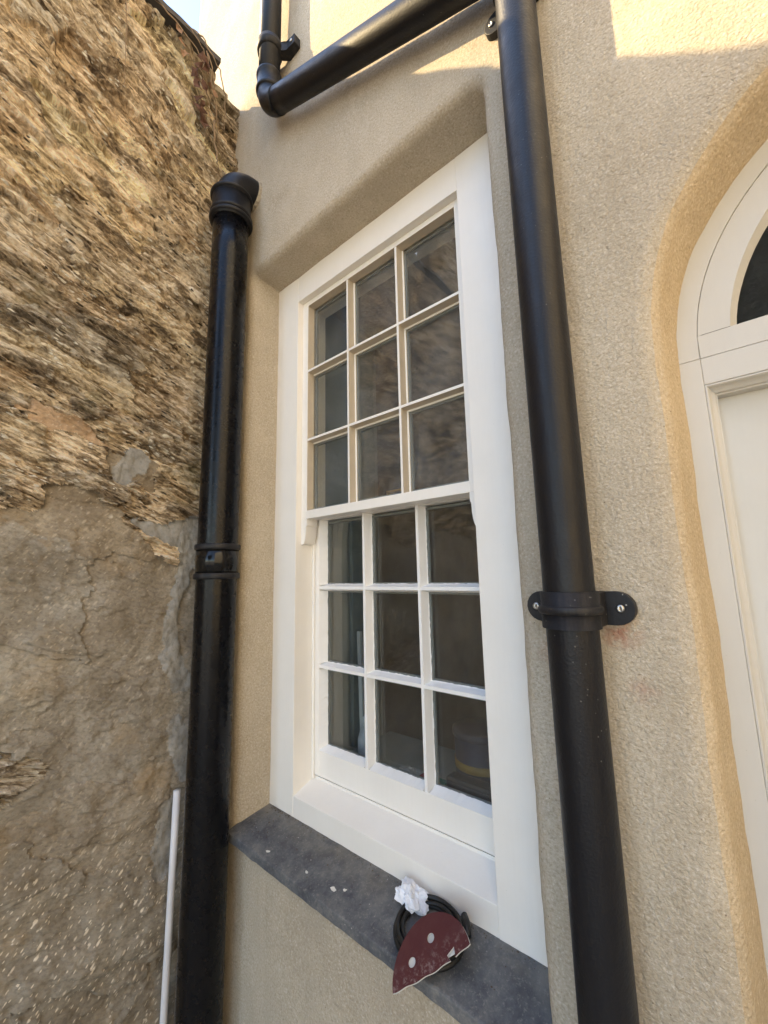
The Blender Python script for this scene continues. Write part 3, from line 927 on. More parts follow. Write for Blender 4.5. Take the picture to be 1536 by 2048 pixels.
def build_wall():
    ny, nz = 200, 1640
    ys = np.linspace(0.012, -0.85, ny)
    ss = np.linspace(0.10, 3.47, nz)
    Y, Sg = np.meshgrid(ys, ss)           # (nz, ny); rows follow the bedding dip
    Z = Sg - 0.37 * (Y + 0.42)
    U = Y * cD - Z * sD
    V = Y * sD + Z * cD
    # warped coordinates for the stone pattern
    wu = U + 0.040 * fbm(U * 7, V * 14, 4, 11)
    wv = V + 0.024 * fbm(U * 9, V * 16, 4, 23, 0.6) + 0.012 * fbm(U * 2.2, V * 3, 2, 29)
    rng = np.random.RandomState(5)
    seeds = []                            # (u, v, a, b, kind, colour, base, tilt)
    def uv(y, z): return (y * cD - z * sD, y * sD + z * cD)
    PAL = [(0.56, 0.44, 0.27), (0.64, 0.53, 0.34), (0.46, 0.36, 0.22), (0.60, 0.50, 0.36), (0.40, 0.325, 0.22), (0.68, 0.57, 0.38), (0.52, 0.39, 0.23), (0.36, 0.305, 0.22)]
    # upper bedded courses
    for z0 in np.arange(1.93, 3.62, 0.072):
        off = rng.uniform(0, 0.2)
        for y0 in np.arange(0.22, -1.1, -0.25):
            y = y0 - off + rng.uniform(-0.06, 0.06)
            z = z0 - 0.37 * (y + 0.3) + rng.uniform(-0.018, 0.018)
            if z < 1.88 or z > 3.40 or y > 0.10 or y < -0.95: continue
            u, v = uv(y, z)
            pc = PAL[rng.randint(len(PAL))]
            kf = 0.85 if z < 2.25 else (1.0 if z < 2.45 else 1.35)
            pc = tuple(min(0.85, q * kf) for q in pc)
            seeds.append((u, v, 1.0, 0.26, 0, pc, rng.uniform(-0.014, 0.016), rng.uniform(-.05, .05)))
    # middle rubble
    mids = [(-0.47, 1.945, 6), (-0.39, 1.955, 2), (-0.56, 1.92, 2), (-0.05, 1.83, 0), (-0.16, 1.77, 3), (-0.275, 1.80, 4), (-0.33, 1.73, 2), (-0.40, 1.82, 1), (-0.45, 1.90, 5), (-0.52, 1.84, 6), (-0.60, 1.77, 2), (-0.50, 1.74, 1),
            (-0.68, 1.86, 3), (-0.16, 1.90, 2), (-0.30, 1.90, 6), (-0.06, 1.93, 0), (-0.76, 1.76, 0), (-0.24, 1.69, 1), (-0.38, 1.675, 4), (-0.07, 1.72, 0)]
    MC = [(0.50, 0.40, 0.25), (0.70, 0.57, 0.39), (0.42, 0.35, 0.25), (0.56, 0.43, 0.24), (0.33, 0.28, 0.21), (0.52, 0.37, 0.235), (0.62, 0.50, 0.32)]
    for y, z, ci in mids:
        u, v = uv(y, z)
        seeds.append((u, v, 1.0, 0.50, 1 if ci in (4, 5) else 0, MC[ci], rng.uniform(-.008, .012), rng.uniform(-.06, .06)))
    # large slabs lower down
    lows = [(-0.50, 1.50, 0.250, 0.225, 0.180), (-0.20, 1.43, 0.270, 0.230, 0.175), (-0.62, 1.28, 0.32, 0.285, 0.215), (-0.86, 1.45, 0.3, 0.25, 0.17),
            (-0.30, 1.10, 0.275, 0.245, 0.195), (-0.53, 1.13, 0.26, 0.18, 0.09), (-0.78, 1.06, 0.27, 0.23, 0.16),
            (-0.21, 0.925, 0.27, 0.215, 0.145), (-0.50, 0.78, 0.255, 0.220, 0.165), (-0.14, 0.66, 0.24, 0.205, 0.15), (-0.40, 0.45, 0.22, 0.185, 0.135), (-0.85, 0.60, 0.25, 0.21, 0.15),
            (-0.06, 0.36, 0.20, 0.17, 0.12), (-0.70, 0.30, 0.21, 0.17, 0.12)]
    for y, z, r_, g_, b_ in lows:
        u, v = uv(y, z)
        strat = (r_, g_, b_) == (0.26, 0.18, 0.09)
        seeds.append((u, v, 1.0, 0.62 if not strat else 0.28, 0 if strat else 1, (0.4 * r_ * 1.25 + 0.22, 0.4 * g_ * 1.28 + 0.203, 0.4 * b_ * 1.32 + 0.175), rng.uniform(-.004, .006), rng.uniform(-.02, .02)))
    # metric: wide cells in the bedding direction
    d1 = np.full(Y.shape, 1e9, np.float32); d2 = d1.copy(); cid = np.zeros(Y.shape, np.int32)
    for i, (u, v, a, b, *_r) in enumerate(seeds):
        d = np.sqrt(((wu - u) / a) ** 2 + ((wv - v) / b) ** 2).astype(np.float32)
        new = d < d1
        d2 = np.where(new, d1, np.minimum(d2, d))
        cid = np.where(new, i, cid)
        d1 = np.where(new, d, d1)
    bs = np.array([s[3] for s in seeds])[cid]
    edge = (d2 - d1) * 0.5 * (0.35 + 0.5 * bs)
    kind = np.array([s[4] for s in seeds])[cid]
    baseh = np.array([s[6] for s in seeds])[cid]
    tilt = np.array([s[7] for s in seeds])[cid]
    vc = np.array([s[1] for s in seeds])[cid]
    up = np.where(kind == 0, 1.0, 0.0).astype(np.float32)
    # --- laminated relief
    t = V * 62 + 1.6 * fbm(U * 3.2, V * 9, 3, 41) + cid * 1.7
    lay = np.floor(t); fr = t - lay
    amp = 0.45 + 1.1 * noise2(U * 5 + lay * 3.7, lay * 1.31, 53)
    saw = np.where(fr < 0.22, fr / 0.22, (1 - fr) / 0.78) ** 1.2
    t2 = V * 185 + 2.0 * fbm(U * 6, V * 22, 3, 61)
    lay2 = np.floor(t2); fr2 = t2 - lay2
    amp2 = np.clip(0.3 + 1.1 * noise2(U * 17 + lay2 * 2.3, lay2 * 0.77, 67), 0, 2)
    saw2 = np.where(fr2 < 0.28, fr2 / 0.28, (1 - fr2) / 0.72)
    lam = 0.0125 * np.clip(amp, 0, 1.8) ** 1.3 * saw + 0.0055 * amp2 * saw2
    lam += 0.008 * fbm(U * 5, V * 26, 4, 71, 0.55)
    lam += 0.0025 * fbm(U * 60, V * 140, 2, 75)
    flake = fbm(U * 10, V * 24, 3, 81)
    lam += 0.006 * sstep(0.1, 0.18, flake) - 0.010 * sstep(0.34, 0.42, fbm(U * 8, V * 30, 3, 87))
    # --- slab relief
    sl = 0.012 * fbm(U * 4, V * 5, 4, 91) + 0.0022 * fbm(U * 34, V * 40, 3, 97)
    sl += 0.0035 * sstep(0.02, 0.16, fbm(U * 5, V * 9, 4, 103)) + 0.003 * sstep(0.25, 0.32, fbm(U * 9, V * 14, 4, 107))
    h = np.where(up > 0.5, lam, sl + 0.002) + baseh + tilt * (V - vc)
    jw = np.where(up > 0.5, 0.0044, 0.0024) * (0.7 + 0.8 * np.clip(fbm(U * 12, V * 12, 2, 113) + .5, 0, 1.5))
    groove = np.exp(-(edge / jw) ** 2)
    h = h - groove * np.where(up > 0.5, 0.0035, 0.0012 * np.clip(fbm(U * 3, V * 3, 2, 217) * 2.2 - .15, 0, 1))
    # broad unevenness of the old wall, and the top leaning out under the coping
    h += 0.014 * fbm(Y * 2.5, Z * 1.8, 3, 121)
    h += 0.050 * sstep(2.75, 3.25, Z) * sstep(-0.06, -0.22, Y)
    # --- grey mortar patches with a shape of their own
    def poly_mask(pl):
        m = np.full(Y.shape, -1.0)
        for (p0, w0), (p1, w1) in zip(pl[:-1], pl[1:]):
            dy, dz = p1[0] - p0[0], p1[1] - p0[1]
            L2 = dy * dy + dz * dz
            f = np.clip(((Y - p0[0]) * dy + (Z - p0[1]) * dz) / L2, 0, 1)
            d = np.hypot(Y - p0[0] - f * dy, Z - p0[1] - f * dz)
            m = np.maximum(m, (w0 + (w1 - w0) * f) - d)
        return m + 0.010 * fbm(Y * 22, Z * 22, 4, 131)
    patches = [[((-0.25, 1.652), 0.012), ((-0.18, 1.632), 0.026), ((-0.11, 1.63), 0.045), ((-0.06, 1.65), 0.05)],
               [((-0.10, 1.62), 0.035), ((-0.105, 1.52), 0.022), ((-0.135, 1.39), 0.016), ((-0.135, 1.28), 0.024), ((-0.10, 1.20), 0.03)],
               [((-0.295, 1.775), 0.022), ((-0.262, 1.835), 0.036)],
               [((-0.115, 1.10), 0.02), ((-0.095, 1.02), 0.03), ((-0.085, 0.95), 0.02)],
               [((-0.120, 0.88), 0.026), ((-0.128, 0.74), 0.028)]]
    pid = np.zeros(Y.shape, np.int32)
    for k, pl in enumerate(patches):
        m = poly_mask(pl)
        s = sstep(-0.004, 0.008, m)
        ph = 0.004 + 0.004 * fbm(Y * 18, Z * 12, 3, 141) + 0.0025 * fbm(Y * 50, Z * 30, 3, 149) + 0.012 * fbm(Y * 2.5, Z * 1.8, 3, 121)
        h = h * (1 - s) + ph * s
        pid = np.where(m > 0, k + 1, pid)
    uj = U + 0.006 * fbm(U * 50, V * 120, 2, 301)
    H1 = _hash(lay + cid * 13, np.floor(uj * 10 + 3.3 * _hash(lay, lay * 0, 7)), 311)
    H2 = _hash(lay2, np.floor(uj * 26 + 5.1 * _hash(lay2, lay2 * 0, 9)), 313)
    lamina = np.clip(0.10 + 0.24 * H1 + 0.42 * H2 + 0.28 * (fbm(U * 4, V * 18, 3, 317) * 0.7 + 0.5), 0, 1).astype(np.float32).reshape(-1)
    # ---- split into stones / joints / patches by face
    Xc = h
    co = np.stack([Xc, Y, Z], -1).reshape(-1, 3).astype(np.float32)
    I = np.arange(nz * ny).reshape(nz, ny)
    quads = np.stack([I[:-1, :-1], I[1:, :-1], I[1:, 1:], I[:-1, 1:]], -1).reshape(-1, 4)
    fe = edge[:-1, :-1].reshape(-1); fj = (jw[:-1, :-1] * 0.0).reshape(-1)
    fc = cid[:-1, :-1].reshape(-1); fp = pid[:-1, :-1].reshape(-1)
    code = np.where(fp > 0, -10 - fp, np.where(fe < fj, -1, fc))
    fz = Z[:-1, :-1].reshape(-1)
    code = np.where((fz > 3.272) | (fz < 0.262), -99, code)
    def piece(name, mask, mat, color=None, kind=None):
        q = quads[mask]
        if len(q) < 6: return None
        ids, inv = np.unique(q, return_inverse=True)
        vco = co[ids]; q2 = inv.reshape(-1, 4).astype(np.int32)
        me = bpy.data.meshes.new(name)
        me.vertices.add(len(vco)); me.vertices.foreach_set("co", vco.reshape(-1))
        me.loops.add(q2.size); me.loops.foreach_set("vertex_index", q2.reshape(-1))
        me.polygons.add(len(q2))
        me.polygons.foreach_set("loop_start", np.arange(0, q2.size, 4, dtype=np.int32))
        me.polygons.foreach_set("use_smooth", np.full(len(q2), mat is not M_STRATA))
        if mat is M_STRATA:
            la_ = me.attributes.new("lamina", 'FLOAT', 'POINT'); la_.data.foreach_set("value", lamina[ids])
        me.update(calc_edges=True)
        o = link_mesh(name, me, mat, swall)
        if color:
            zm = float(vco[:, 2].mean())
            o.color = (*color, 1.0 if zm < 0.85 else (0.6 if zm < 1.0 else 0.28))
        if kind: o["kind"] = kind
        return o
    piece("earth_joint", code == -1, M_JOINT)
    for k in range(len(patches)): piece("mortar_patch", code == -11 - k, M_PATCH)
    small = np.zeros(len(code), bool)
    for i, s in enumerate(seeds):
        m = code == i
        if m.sum() < 60: small |= m; continue
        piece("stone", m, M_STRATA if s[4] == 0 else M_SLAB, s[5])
    piece("earth_joint", small, M_JOINT)
    return

build_wall()

# the rest of the wall: core, foot and the run back towards the garden
def add_lamina(o):
    co = np.empty(len(o.data.vertices) * 3, np.float32); o.data.vertices.foreach_get("co", co); co = co.reshape(-1, 3)
    U = co[:, 1] * cD - co[:, 2] * sD; V = co[:, 1] * sD + co[:, 2] * cD
    l2 = np.floor(V * 60 + fbm(U * 4, V * 10, 2, 5))
    v = 0.1 + 0.55 * _hash(l2, np.floor(U * 9 + l2 * 0.7), 3) + 0.3 * (fbm(U * 3, V * 12, 3, 8) * .7 + .5)
    a = o.data.attributes.new("lamina", 'FLOAT', 'POINT'); a.data.foreach_set("value", np.clip(v, 0, 1).astype(np.float32))
def wall_run():
    ny, nz = 190, 250
    ys = np.linspace(-0.845, -5.2, ny); zs = np.linspace(0.0, 3.275, nz)
    Y, Z = np.meshgrid(ys, zs)
    U = Y * cD - Z * sD; V = Y * sD + Z * cD
    h = 0.02 * fbm(Y * 2.5, Z * 1.8, 3, 121) + 0.012 * fbm(U * 5, V * 26, 4, 71) + 0.010 * fbm(U * 3, V * 14, 3, 77) + 0.05 * sstep(2.75, 3.25, Z)
    co = np.stack([h, Y, Z], -1).reshape(-1, 3)
    I = np.arange(nz * ny).reshape(nz, ny)
    q = np.stack([I[:-1, :-1], I[1:, :-1], I[1:, 1:], I[:-1, 1:]], -1).reshape(-1, 4)
    lowm = (Z + 0.37 * (Y + 0.42) * np.clip(1 - np.abs(Y + 0.42), 0, 1) < 1.66 + 0.10 * fbm(Y * 3, Z * 3, 3, 401))[:-1, :-1].reshape(-1)
    for m, mat, nm in ((~lowm, M_STRATA, "far_stonework"), (lowm, M_SLAB, "far_slabs")):
        ids, inv = np.unique(q[m], return_inverse=True)
        cc = co[ids]
        if mat is M_SLAB: cc[:, 0] = cc[:, 0] * 0.35
        o = from_data(nm, cc.tolist(), inv.reshape(-1, 4).tolist(), mat, swall, True)
        o.color = (0.50, 0.42, 0.30, 1) if mat is M_STRATA else (0.44, 0.39, 0.31, 0.6)
        o["kind"] = "stuff"
        if mat is M_STRATA: add_lamina(o)
wall_run()
prism("wall_core", [(-0.50, 0.0, 0), (-0.03, 0.0, 0), (-0.03, 0.0, 3.262), (-0.50, 0.0, 3.262)], (0, -5.2, 0), M_JOINT, swall)
o = prism("footing", [(-0.02, 0.010, 0.0), (0.012, 0.010, 0.0), (0.006, 0.010, 0.27), (-0.02, 0.010, 0.27)], (0, -0.86, 0), M_SLAB, swall)
o.color = (0.24, 0.2, 0.14, 1)
# loose top stones by the house, then the dark slate coping
M_COPE = mat_plain("coping_slate", (0.085, 0.075, 0.066), 0.8, 0, 0.4, 30, 0.4)
rng = random.Random(12)
def rough_slab(name, x0, x1, y0, y1, z0, z1, mat, parent, jit, seed, color=None):
    bm = bmesh.new()
    nx, ny = 3, max(2, int(abs(y1 - y0) / 0.035))
    top, bot = [], []
    rg = random.Random(seed)
    for j in range(ny + 1):
        ra, rb = [], []
        for i in range(nx + 1):
            x = x0 + (x1 - x0) * i / nx + (rg.uniform(-jit, jit) if i in (0, nx) else 0)
            y = y0 + (y1 - y0) * j / ny + (rg.uniform(-jit, jit) if j in (0, ny) else 0)
            dz = rg.uniform(-jit, jit) * 0.35
            ra.append(bm.verts.new((x, y, z1 + dz))); rb.append(bm.verts.new((x, y, z0 + dz)))
        top.append(ra); bot.append(rb)
    for j in range(ny):
        for i in range(nx):
            bm.faces.new((top[j][i], top[j][i + 1], top[j + 1][i + 1], top[j + 1][i]))
            bm.faces.new((bot[j][i], bot[j + 1][i], bot[j + 1][i + 1], bot[j][i + 1]))
        for i, sgn in ((0, 1), (nx, -1)):
            bm.faces.new((top[j][i], top[j + 1][i], bot[j + 1][i], bot[j][i]))
    for i in range(nx):
        bm.faces.new((top[0][i], bot[0][i], bot[0][i + 1], top[0][i + 1]))
        bm.faces.new((top[ny][i], top[ny][i + 1], bot[ny][i + 1], bot[ny][i]))
    o = from_bm(name, bm, mat, parent)
    if color: o.color = (*color, 1)
    if mat is M_STRATA: add_lamina(o)
    return o
yy = -0.115
k = 0
while yy > -0.95:
    L = rng.uniform(0.42, 0.62)
    rough_slab("coping_slab", -0.46, 0.092 + rng.uniform(-.004, .006), yy, yy - L, 3.288, 3.308, M_COPE, swall, 0.006, 100 + k)
    rough_slab("bed_stone", -0.44, 0.055, yy, yy - L + .01, 3.262, 3.2875, M_STRATA, swall, 0.004, 300 + k, (0.33, 0.26, 0.15))
    yy -= L + 0.004; k += 1
rough_slab("bed_stone", -0.42, 0.016, 0.0, -0.06, 3.258, 3.278, M_STRATA, swall, 0.004, 31, (0.30, 0.25, 0.15))
rough_slab("bed_stone", -0.42, 0.026, -0.058, -0.118, 3.262, 3.286, M_STRATA, swall, 0.004, 32, (0.28, 0.24, 0.13))

# ================================================================== dead creeper hanging from the wall top
vine = empty("dead_creeper", (0.09, -0.16, 3.3))
tag(vine, "dry dead creeper stems and brown leaves hanging from the wall top", "creeper")
M_STEM = mat_plain("dry_stem", (0.34, 0.24, 0.15), 0.85, 0, 0.4, 60)
M_DRYLEAF = mat_plain("dry_leaf", (0.13, 0.062, 0.040), 0.8, 0, 0.5, 60, 0.3)
M_DRYLEAF2 = mat_plain("dry_leaf_pale", (0.34, 0.20, 0.115), 0.8, 0, 0.4, 60, 0.3)
rng = random.Random(21)
def stem(pts, r):
    P = []
    for i in range(len(pts) - 1):
        a = Vector(pts[i]); b = Vector(pts[i + 1])
        for k in range(4):
            P.append(a.lerp(b, k / 4) + Vector((rng.uniform(-.0025, .0025), rng.uniform(-.003, .003), rng.uniform(-.003, .003))))
    P.append(Vector(pts[-1]))
    n = len(P)
    tube("stem", P, [r * (1 - 0.6 * i / n) for i in range(n)], M_STEM, vine, 6)
stem([(0.06, -0.45, 3.315), (0.085, -0.36, 3.30), (0.095, -0.27, 3.275), (0.098, -0.20, 3.245), (0.09, -0.16, 3.19)], 0.0028)
stem([(0.05, -0.30, 3.325), (0.10, -0.24, 3.30), (0.105, -0.19, 3.265), (0.10, -0.165, 3.235)], 0.0022)
stem([(0.08, -0.22, 3.325), (0.108, -0.19, 3.30), (0.108, -0.165, 3.27), (0.100, -0.125, 3.245), (0.075, -0.09, 3.20), (0.05, -0.075, 3.14), (0.04, -0.07, 3.09)], 0.0028)
stem([(0.10, -0.165, 3.27), (0.085, -0.135, 3.20), (0.06, -0.11, 3.12), (0.045, -0.095, 3.05), (0.035, -0.08, 3.02)], 0.0022)
stem([(0.10, -0.17, 3.27), (0.09, -0.15, 3.20), (0.07, -0.125, 3.13), (0.058, -0.10, 3.06)], 0.0018)
stem([(0.06, -0.43, 3.31), (0.075, -0.405, 3.22), (0.075, -0.395, 3.1), (0.06, -0.385, 2.99), (0.045, -0.383, 2.93)], 0.0014)
stem([(0.04, -0.105, 3.11), (0.03, -0.10, 3.05), (0.025, -0.085, 2.985), (0.02, -0.075, 2.95)], 0.0045)
def leaf_mesh(seed):
    rg = random.Random(seed)
    vv, ff = [(0, 0, 0)], []
    n = 9
    for k in range(n):
        a = 2 * math.pi * k / n
        r = 0.016 * (0.65 + 0.5 * rg.random()) * (1.25 if k % 2 else 0.8)
        vv.append((r * math.cos(a), r * math.sin(a) * 1.3, 0.35 * r * math.sin(2 * a + seed) + rg.uniform(-.003, .003)))
    for k in range(n): ff.append((0, 1 + k, 1 + (k + 1) % n))
    return vv, ff
spots = [(0.088, -0.245, 3.235, 1), (0.085, -0.235, 3.205, 1), (0.095, -0.26, 3.262, 1), (0.085, -0.20, 3.175, 0), (0.082, -0.19, 3.16, 0), (0.078, -0.185, 3.14, 0), (0.08, -0.165, 3.15, 0),
         (0.072, -0.175, 3.105, 0), (0.07, -0.165, 3.09, 0), (0.066, -0.17, 3.07, 0), (0.062, -0.158, 3.055, 0), (0.058, -0.15, 3.035, 0), (0.098, -0.185, 3.24, 0), (0.10, -0.175, 3.225, 0),
         (0.096, -0.165, 3.21, 0), (0.085, -0.14, 3.165, 1), (0.09, -0.19, 3.20, 0)]
for i, (x, y, z, pale) in enumerate(spots):
    vv, ff = leaf_mesh(i)
    rot = Matrix.Rotation(rng.uniform(0, 6.28), 3, 'X') @ Matrix.Rotation(rng.uniform(0.6, 1.9), 3, 'Y') @ Matrix.Rotation(rng.uniform(0, 6.28), 3, 'Z')
    sc = rng.uniform(0.75, 1.15)
    from_data("leaf", [rot @ (Vector(v) * sc) + Vector((x, y, z)) for v in vv], ff, M_DRYLEAF2 if pale else M_DRYLEAF, vine)

# unseen thin pier added on the wall to block sky in the top panes
def sky_block_pier():
    ny, nz = 60, 90
    ys = np.linspace(-1.03, -2.05, ny); zs = np.linspace(3.20, 4.12, nz)
    Y, Z = np.meshgrid(ys, zs)
    U = Y * cD - Z * sD; V = Y * sD + Z * cD
    h = 0.012 + 0.015 * fbm(Y * 2.5, Z * 1.8, 3, 121) + 0.014 * fbm(U * 5, V * 26, 4, 71) + 0.010 * fbm(U * 3, V * 14, 3, 77)
    co = np.stack([h, Y, Z], -1).reshape(-1, 3)
    I = np.arange(nz * ny).reshape(nz, ny)
    q = np.stack([I[:-1, :-1], I[1:, :-1], I[1:, 1:], I[:-1, 1:]], -1).reshape(-1, 4)
    o = from_data("far_stonework", co.tolist(), q.tolist(), M_STRATA, swall, True)
    o.color = (0.50, 0.42, 0.30, 1); o["kind"] = "stuff"; add_lamina(o)
    prism("wall_core", [(-0.08, -1.03, 3.27), (0.0, -1.03, 3.27), (0.0, -1.03, 4.13), (-0.08, -1.03, 4.13)], (0, -1.02, 0), M_JOINT, swall)
sky_block_pier()
tree = empty("sky_block_tree", (2.1, -5.6, 0))  # unseen tree, added to darken the reflection in the fanlight
tag(tree, "unseen dark tree added behind the viewer to block sky reflections", "tree")
M_BLOCK_LEAF = mat_plain("block_tree_leaf", (0.03, 0.05, 0.02), 0.6, 0, 0.6, 5, 0.1)
tk = tube("trunk", [(2.1, -5.6, 0), (2.14, -5.62, 1.2), (2.08, -5.6, 2.6), (2.1, -5.58, 5.2)], [0.20, 0.15, 0.11, 0.04], M_STEM, tree, 12)
rng = random.Random(77)
for k in range(9):
    a = k * 2.4; z = 2.2 + 0.33 * k
    tube("limb", [(2.1, -5.6, z), (2.1 + 0.5 * math.cos(a), -5.6 + 0.5 * math.sin(a), z + 0.35), (2.1 + 0.95 * math.cos(a), -5.6 + 0.95 * math.sin(a), z + 0.55)], [0.05, 0.03, 0.012], M_STEM, tree, 8)
vv, ff = [], []
for k in range(9000):
    while True:
        a, b, c = rng.uniform(-1, 1), rng.uniform(-1, 1), rng.uniform(-1, 1)
        if 0.1 < a * a + b * b + c * c < 1: break
    lob = 0.85 + 0.25 * math.sin(a * 6 + c * 4) * math.cos(b * 5)
    p = Vector((2.1 + 1.35 * a * lob, -5.6 + 1.2 * b * lob, 4.3 + 2.0 * c * lob))
    rot = Matrix.Rotation(rng.uniform(0, 6.28), 3, 'X') @ Matrix.Rotation(rng.uniform(0, 6.28), 3, 'Z')
    sz_ = rng.uniform(0.04, 0.09); n0 = len(vv)
    for q in ((-sz_, 0, 0), (0, -sz_ * .55, .01), (sz_ * 1.3, 0, 0), (0, sz_ * .55, .01)): vv.append(rot @ Vector(q) + p)
    ff += [(n0, n0 + 1, n0 + 2), (n0, n0 + 2, n0 + 3)]
o = from_data("crown", vv, ff, M_BLOCK_LEAF, tree); o["kind"] = "stuff"

# ================================================================== small things outside
# white conduit standing in the corner
cp = tube("plastic_conduit", [(0.0460, -0.128, 0.0), (0.0475, -0.126, 0.35), (0.0490, -0.124, 0.70), (0.0500, -0.1225, 0.938)], 0.0088,
          mat_plain("white_conduit", (0.66, 0.66, 0.68), 0.4, 0, 0.06, 10, 0.05), None, 24)
tag(cp, "thin white plastic conduit standing upright beside the fat black pipe", "conduit")

def sill_z(y): return 0.822 + (y + 0.022) * (0.8485 - 0.822) / 0.126

# coil of black cable
coil = empty("cable_coil", (0.748, 0.040, sill_z(0.040)))
tag(coil, "coil of black rubber cable lying on the slate sill", "cable")
M_CABLE = mat_plain("black_rubber", (0.018, 0.017, 0.016), 0.45, 0, 0.3, 40, 0.1)
sl_ang = math.atan2(0.0265, 0.126)
for k, (rr, hh, th, ox, oy) in enumerate(((0.0590, 0.0050, 0.0048, 0, 0), (0.0570, 0.0138, 0.0044, 0.001, 0.001), (0.0490, 0.0042, 0.0038, 0.001, 0.001), (0.0480, 0.0115, 0.0038, 0.002, 0.001))):
    P = []
    for i in range(57):
        a = 2 * math.pi * i / 56
        x = 0.748 + ox + rr * 1.12 * math.cos(a); y = 0.040 + oy + rr * 0.92 * math.sin(a)
        P.append((x, y, sill_z(y) + hh + 0.0012 * math.sin(3 * a + k)))
    v, f = tube_data(P[:-1] + [P[0]], th, 10, False)
    from_data("loop", v, f, M_CABLE, coil, True)
tube("plug_end", [(0.798, 0.086, sill_z(.086) + 0.020), (0.810, 0.074, sill_z(.074) + 0.021), (0.822, 0.057, sill_z(.057) + 0.020)], [0.0060, 0.0070, 0.0055], M_CABLE, coil, 14)

# half sanding disc folded over the coil
def half_disc():
    P1 = Vector((0.748, -0.065, 0.813)); P2 = Vector((0.856, 0.010, 0.889)); A = Vector((0.7505, 0.024, 0.874))
    M = (P1 + P2) / 2
    ex = (P2 - P1).normalized(); R = (P2 - P1).length / 2
    ey = (A - M); ey = (ey - ex * ey.dot(ex)).normalized()
    nz = ex.cross(ey)
    if nz.z < 0: nz = -nz
    holes = [(-0.034, 0.024, 0.0068), (0.008, 0.040, 0.0068), (0.041, 0.003, 0.0072)]
    pts = []
    for k in range(49):
        a = math.pi * k / 48
        pts.append(Vector((R * math.cos(a), R * math.sin(a))))
    for k in range(1, 30):
        x = -R + 2 * R * k / 30
        pts.append(Vector((x, -0.0008 * math.sin(k * 0.9) - 0.004 * math.sin(math.pi * k / 30))))
    ed = [(i, (i + 1) % len(pts)) for i in range(len(pts))]
    hl = []
    for hx, hy, r in holes[:2]:
        b = len(pts); L = [Vector((hx + r * math.cos(2 * math.pi * k / 18), hy + r * math.sin(2 * math.pi * k / 18))) for k in range(18)]
        pts += L; ed += [(b + i, b + (i + 1) % 18) for i in range(18)]
    rg = random.Random(2)
    for i in range(-16, 17):
        for j in range(1, 17):
            p = Vector((i * 0.0052, j * 0.0052))
            if p.length < R - .003 and all(math.hypot(p.x - h[0], p.y - h[1]) > h[2] + .002 for h in holes): pts.append(p)
    vo, eo, fo, *_ = delaunay_2d_cdt(pts, ed, [], 1, 1e-6)
    vv, ff = [], []
    for v in vo:
        curl = 0.004 * max(0, (v.x / R)) ** 2 + 0.0015 * math.sin(v.x * 40 + 1) * (v.y / R)
        vv.append(M + ex * v.x + ey * v.y + nz * (curl + 0.003))
    for f in fo:
        c = (sum(vo[i].x for i in f) / 3, sum(vo[i].y for i in f) / 3)
        if any(math.hypot(c[0] - h[0], c[1] - h[1]) < h[2] * 0.985 for h in holes[:2]): continue
        if math.hypot(c[0] - holes[2][0], c[1] - holes[2][1]) < holes[2][2]: continue
        ff.append(tuple(f))
    bm = bmesh.new()
    b = [bm.verts.new(v) for v in vv]
    for f in ff:
        try: bm.faces.new([b[i] for i in f])
        except ValueError: pass
    bm.normal_update()
    if sum((f.normal.dot(nz) for f in bm.faces)) < 0: bmesh.ops.reverse_faces(bm, faces=bm.faces)
    me = bpy.data.meshes.new("sanding_disc"); bm.to_mesh(me); bm.free()
    t = NT("sanding_grit")
    c = t.coord()
    base = t.mix(t.ramp(t.noise(c, 40, 5, 0.7), [(0.45, 0), (0.8, 0.4)]), (0.085, 0.022, 0.022), (0.12, 0.05, 0.047))
    d = t.n("ShaderNodeVectorMath", _operation='DOT_PRODUCT'); t.l(c, d.inputs[0]); d.inputs[1].default_value = tuple(ey)
    hgt = t.math('SUBTRACT', d.outputs["Value"], float(M.dot(ey)))
    dustband = t.math('MULTIPLY', t.ramp(hgt, [(0.004, 1.0), (0.035, 0.0)]), t.ramp(t.noise(t.mapping(c, (1, 1, 1)), 90, 5, 0.75), [(0.50, 0), (0.72, 0.5)]))
    base = t.mix(dustband, base, (0.50, 0.42, 0.40))
    mg = t.set(base, 0.75, t.bump(t.noise(c, 900, 2), 0.4, 0.001), 0.3)
    o = link_mesh("sanding_disc", me, mg)
    mb = mat_plain("disc_backing", (0.62, 0.61, 0.58), 0.9)
    o.data.materials.append(mb)
    so = o.modifiers.new("thick", 'SOLIDIFY'); so.thickness = 0.0022; so.offset = -1; so.material_offset = 1; so.material_offset_rim = 1
    tag(o, "torn half of a maroon sanding disc resting on the cable coil", "sanding disc")
    # pale folded layer seen through the holes
    lay = [M + ex * (R * .93 * math.cos(a)) + ey * (0.004 + R * .9 * math.sin(a)) + nz * 0.0002 for a in [math.pi * k / 30 for k in range(31)]]
    prism("backing_layer", lay, -nz * 0.0008, mb, o)
    return o
half_disc()

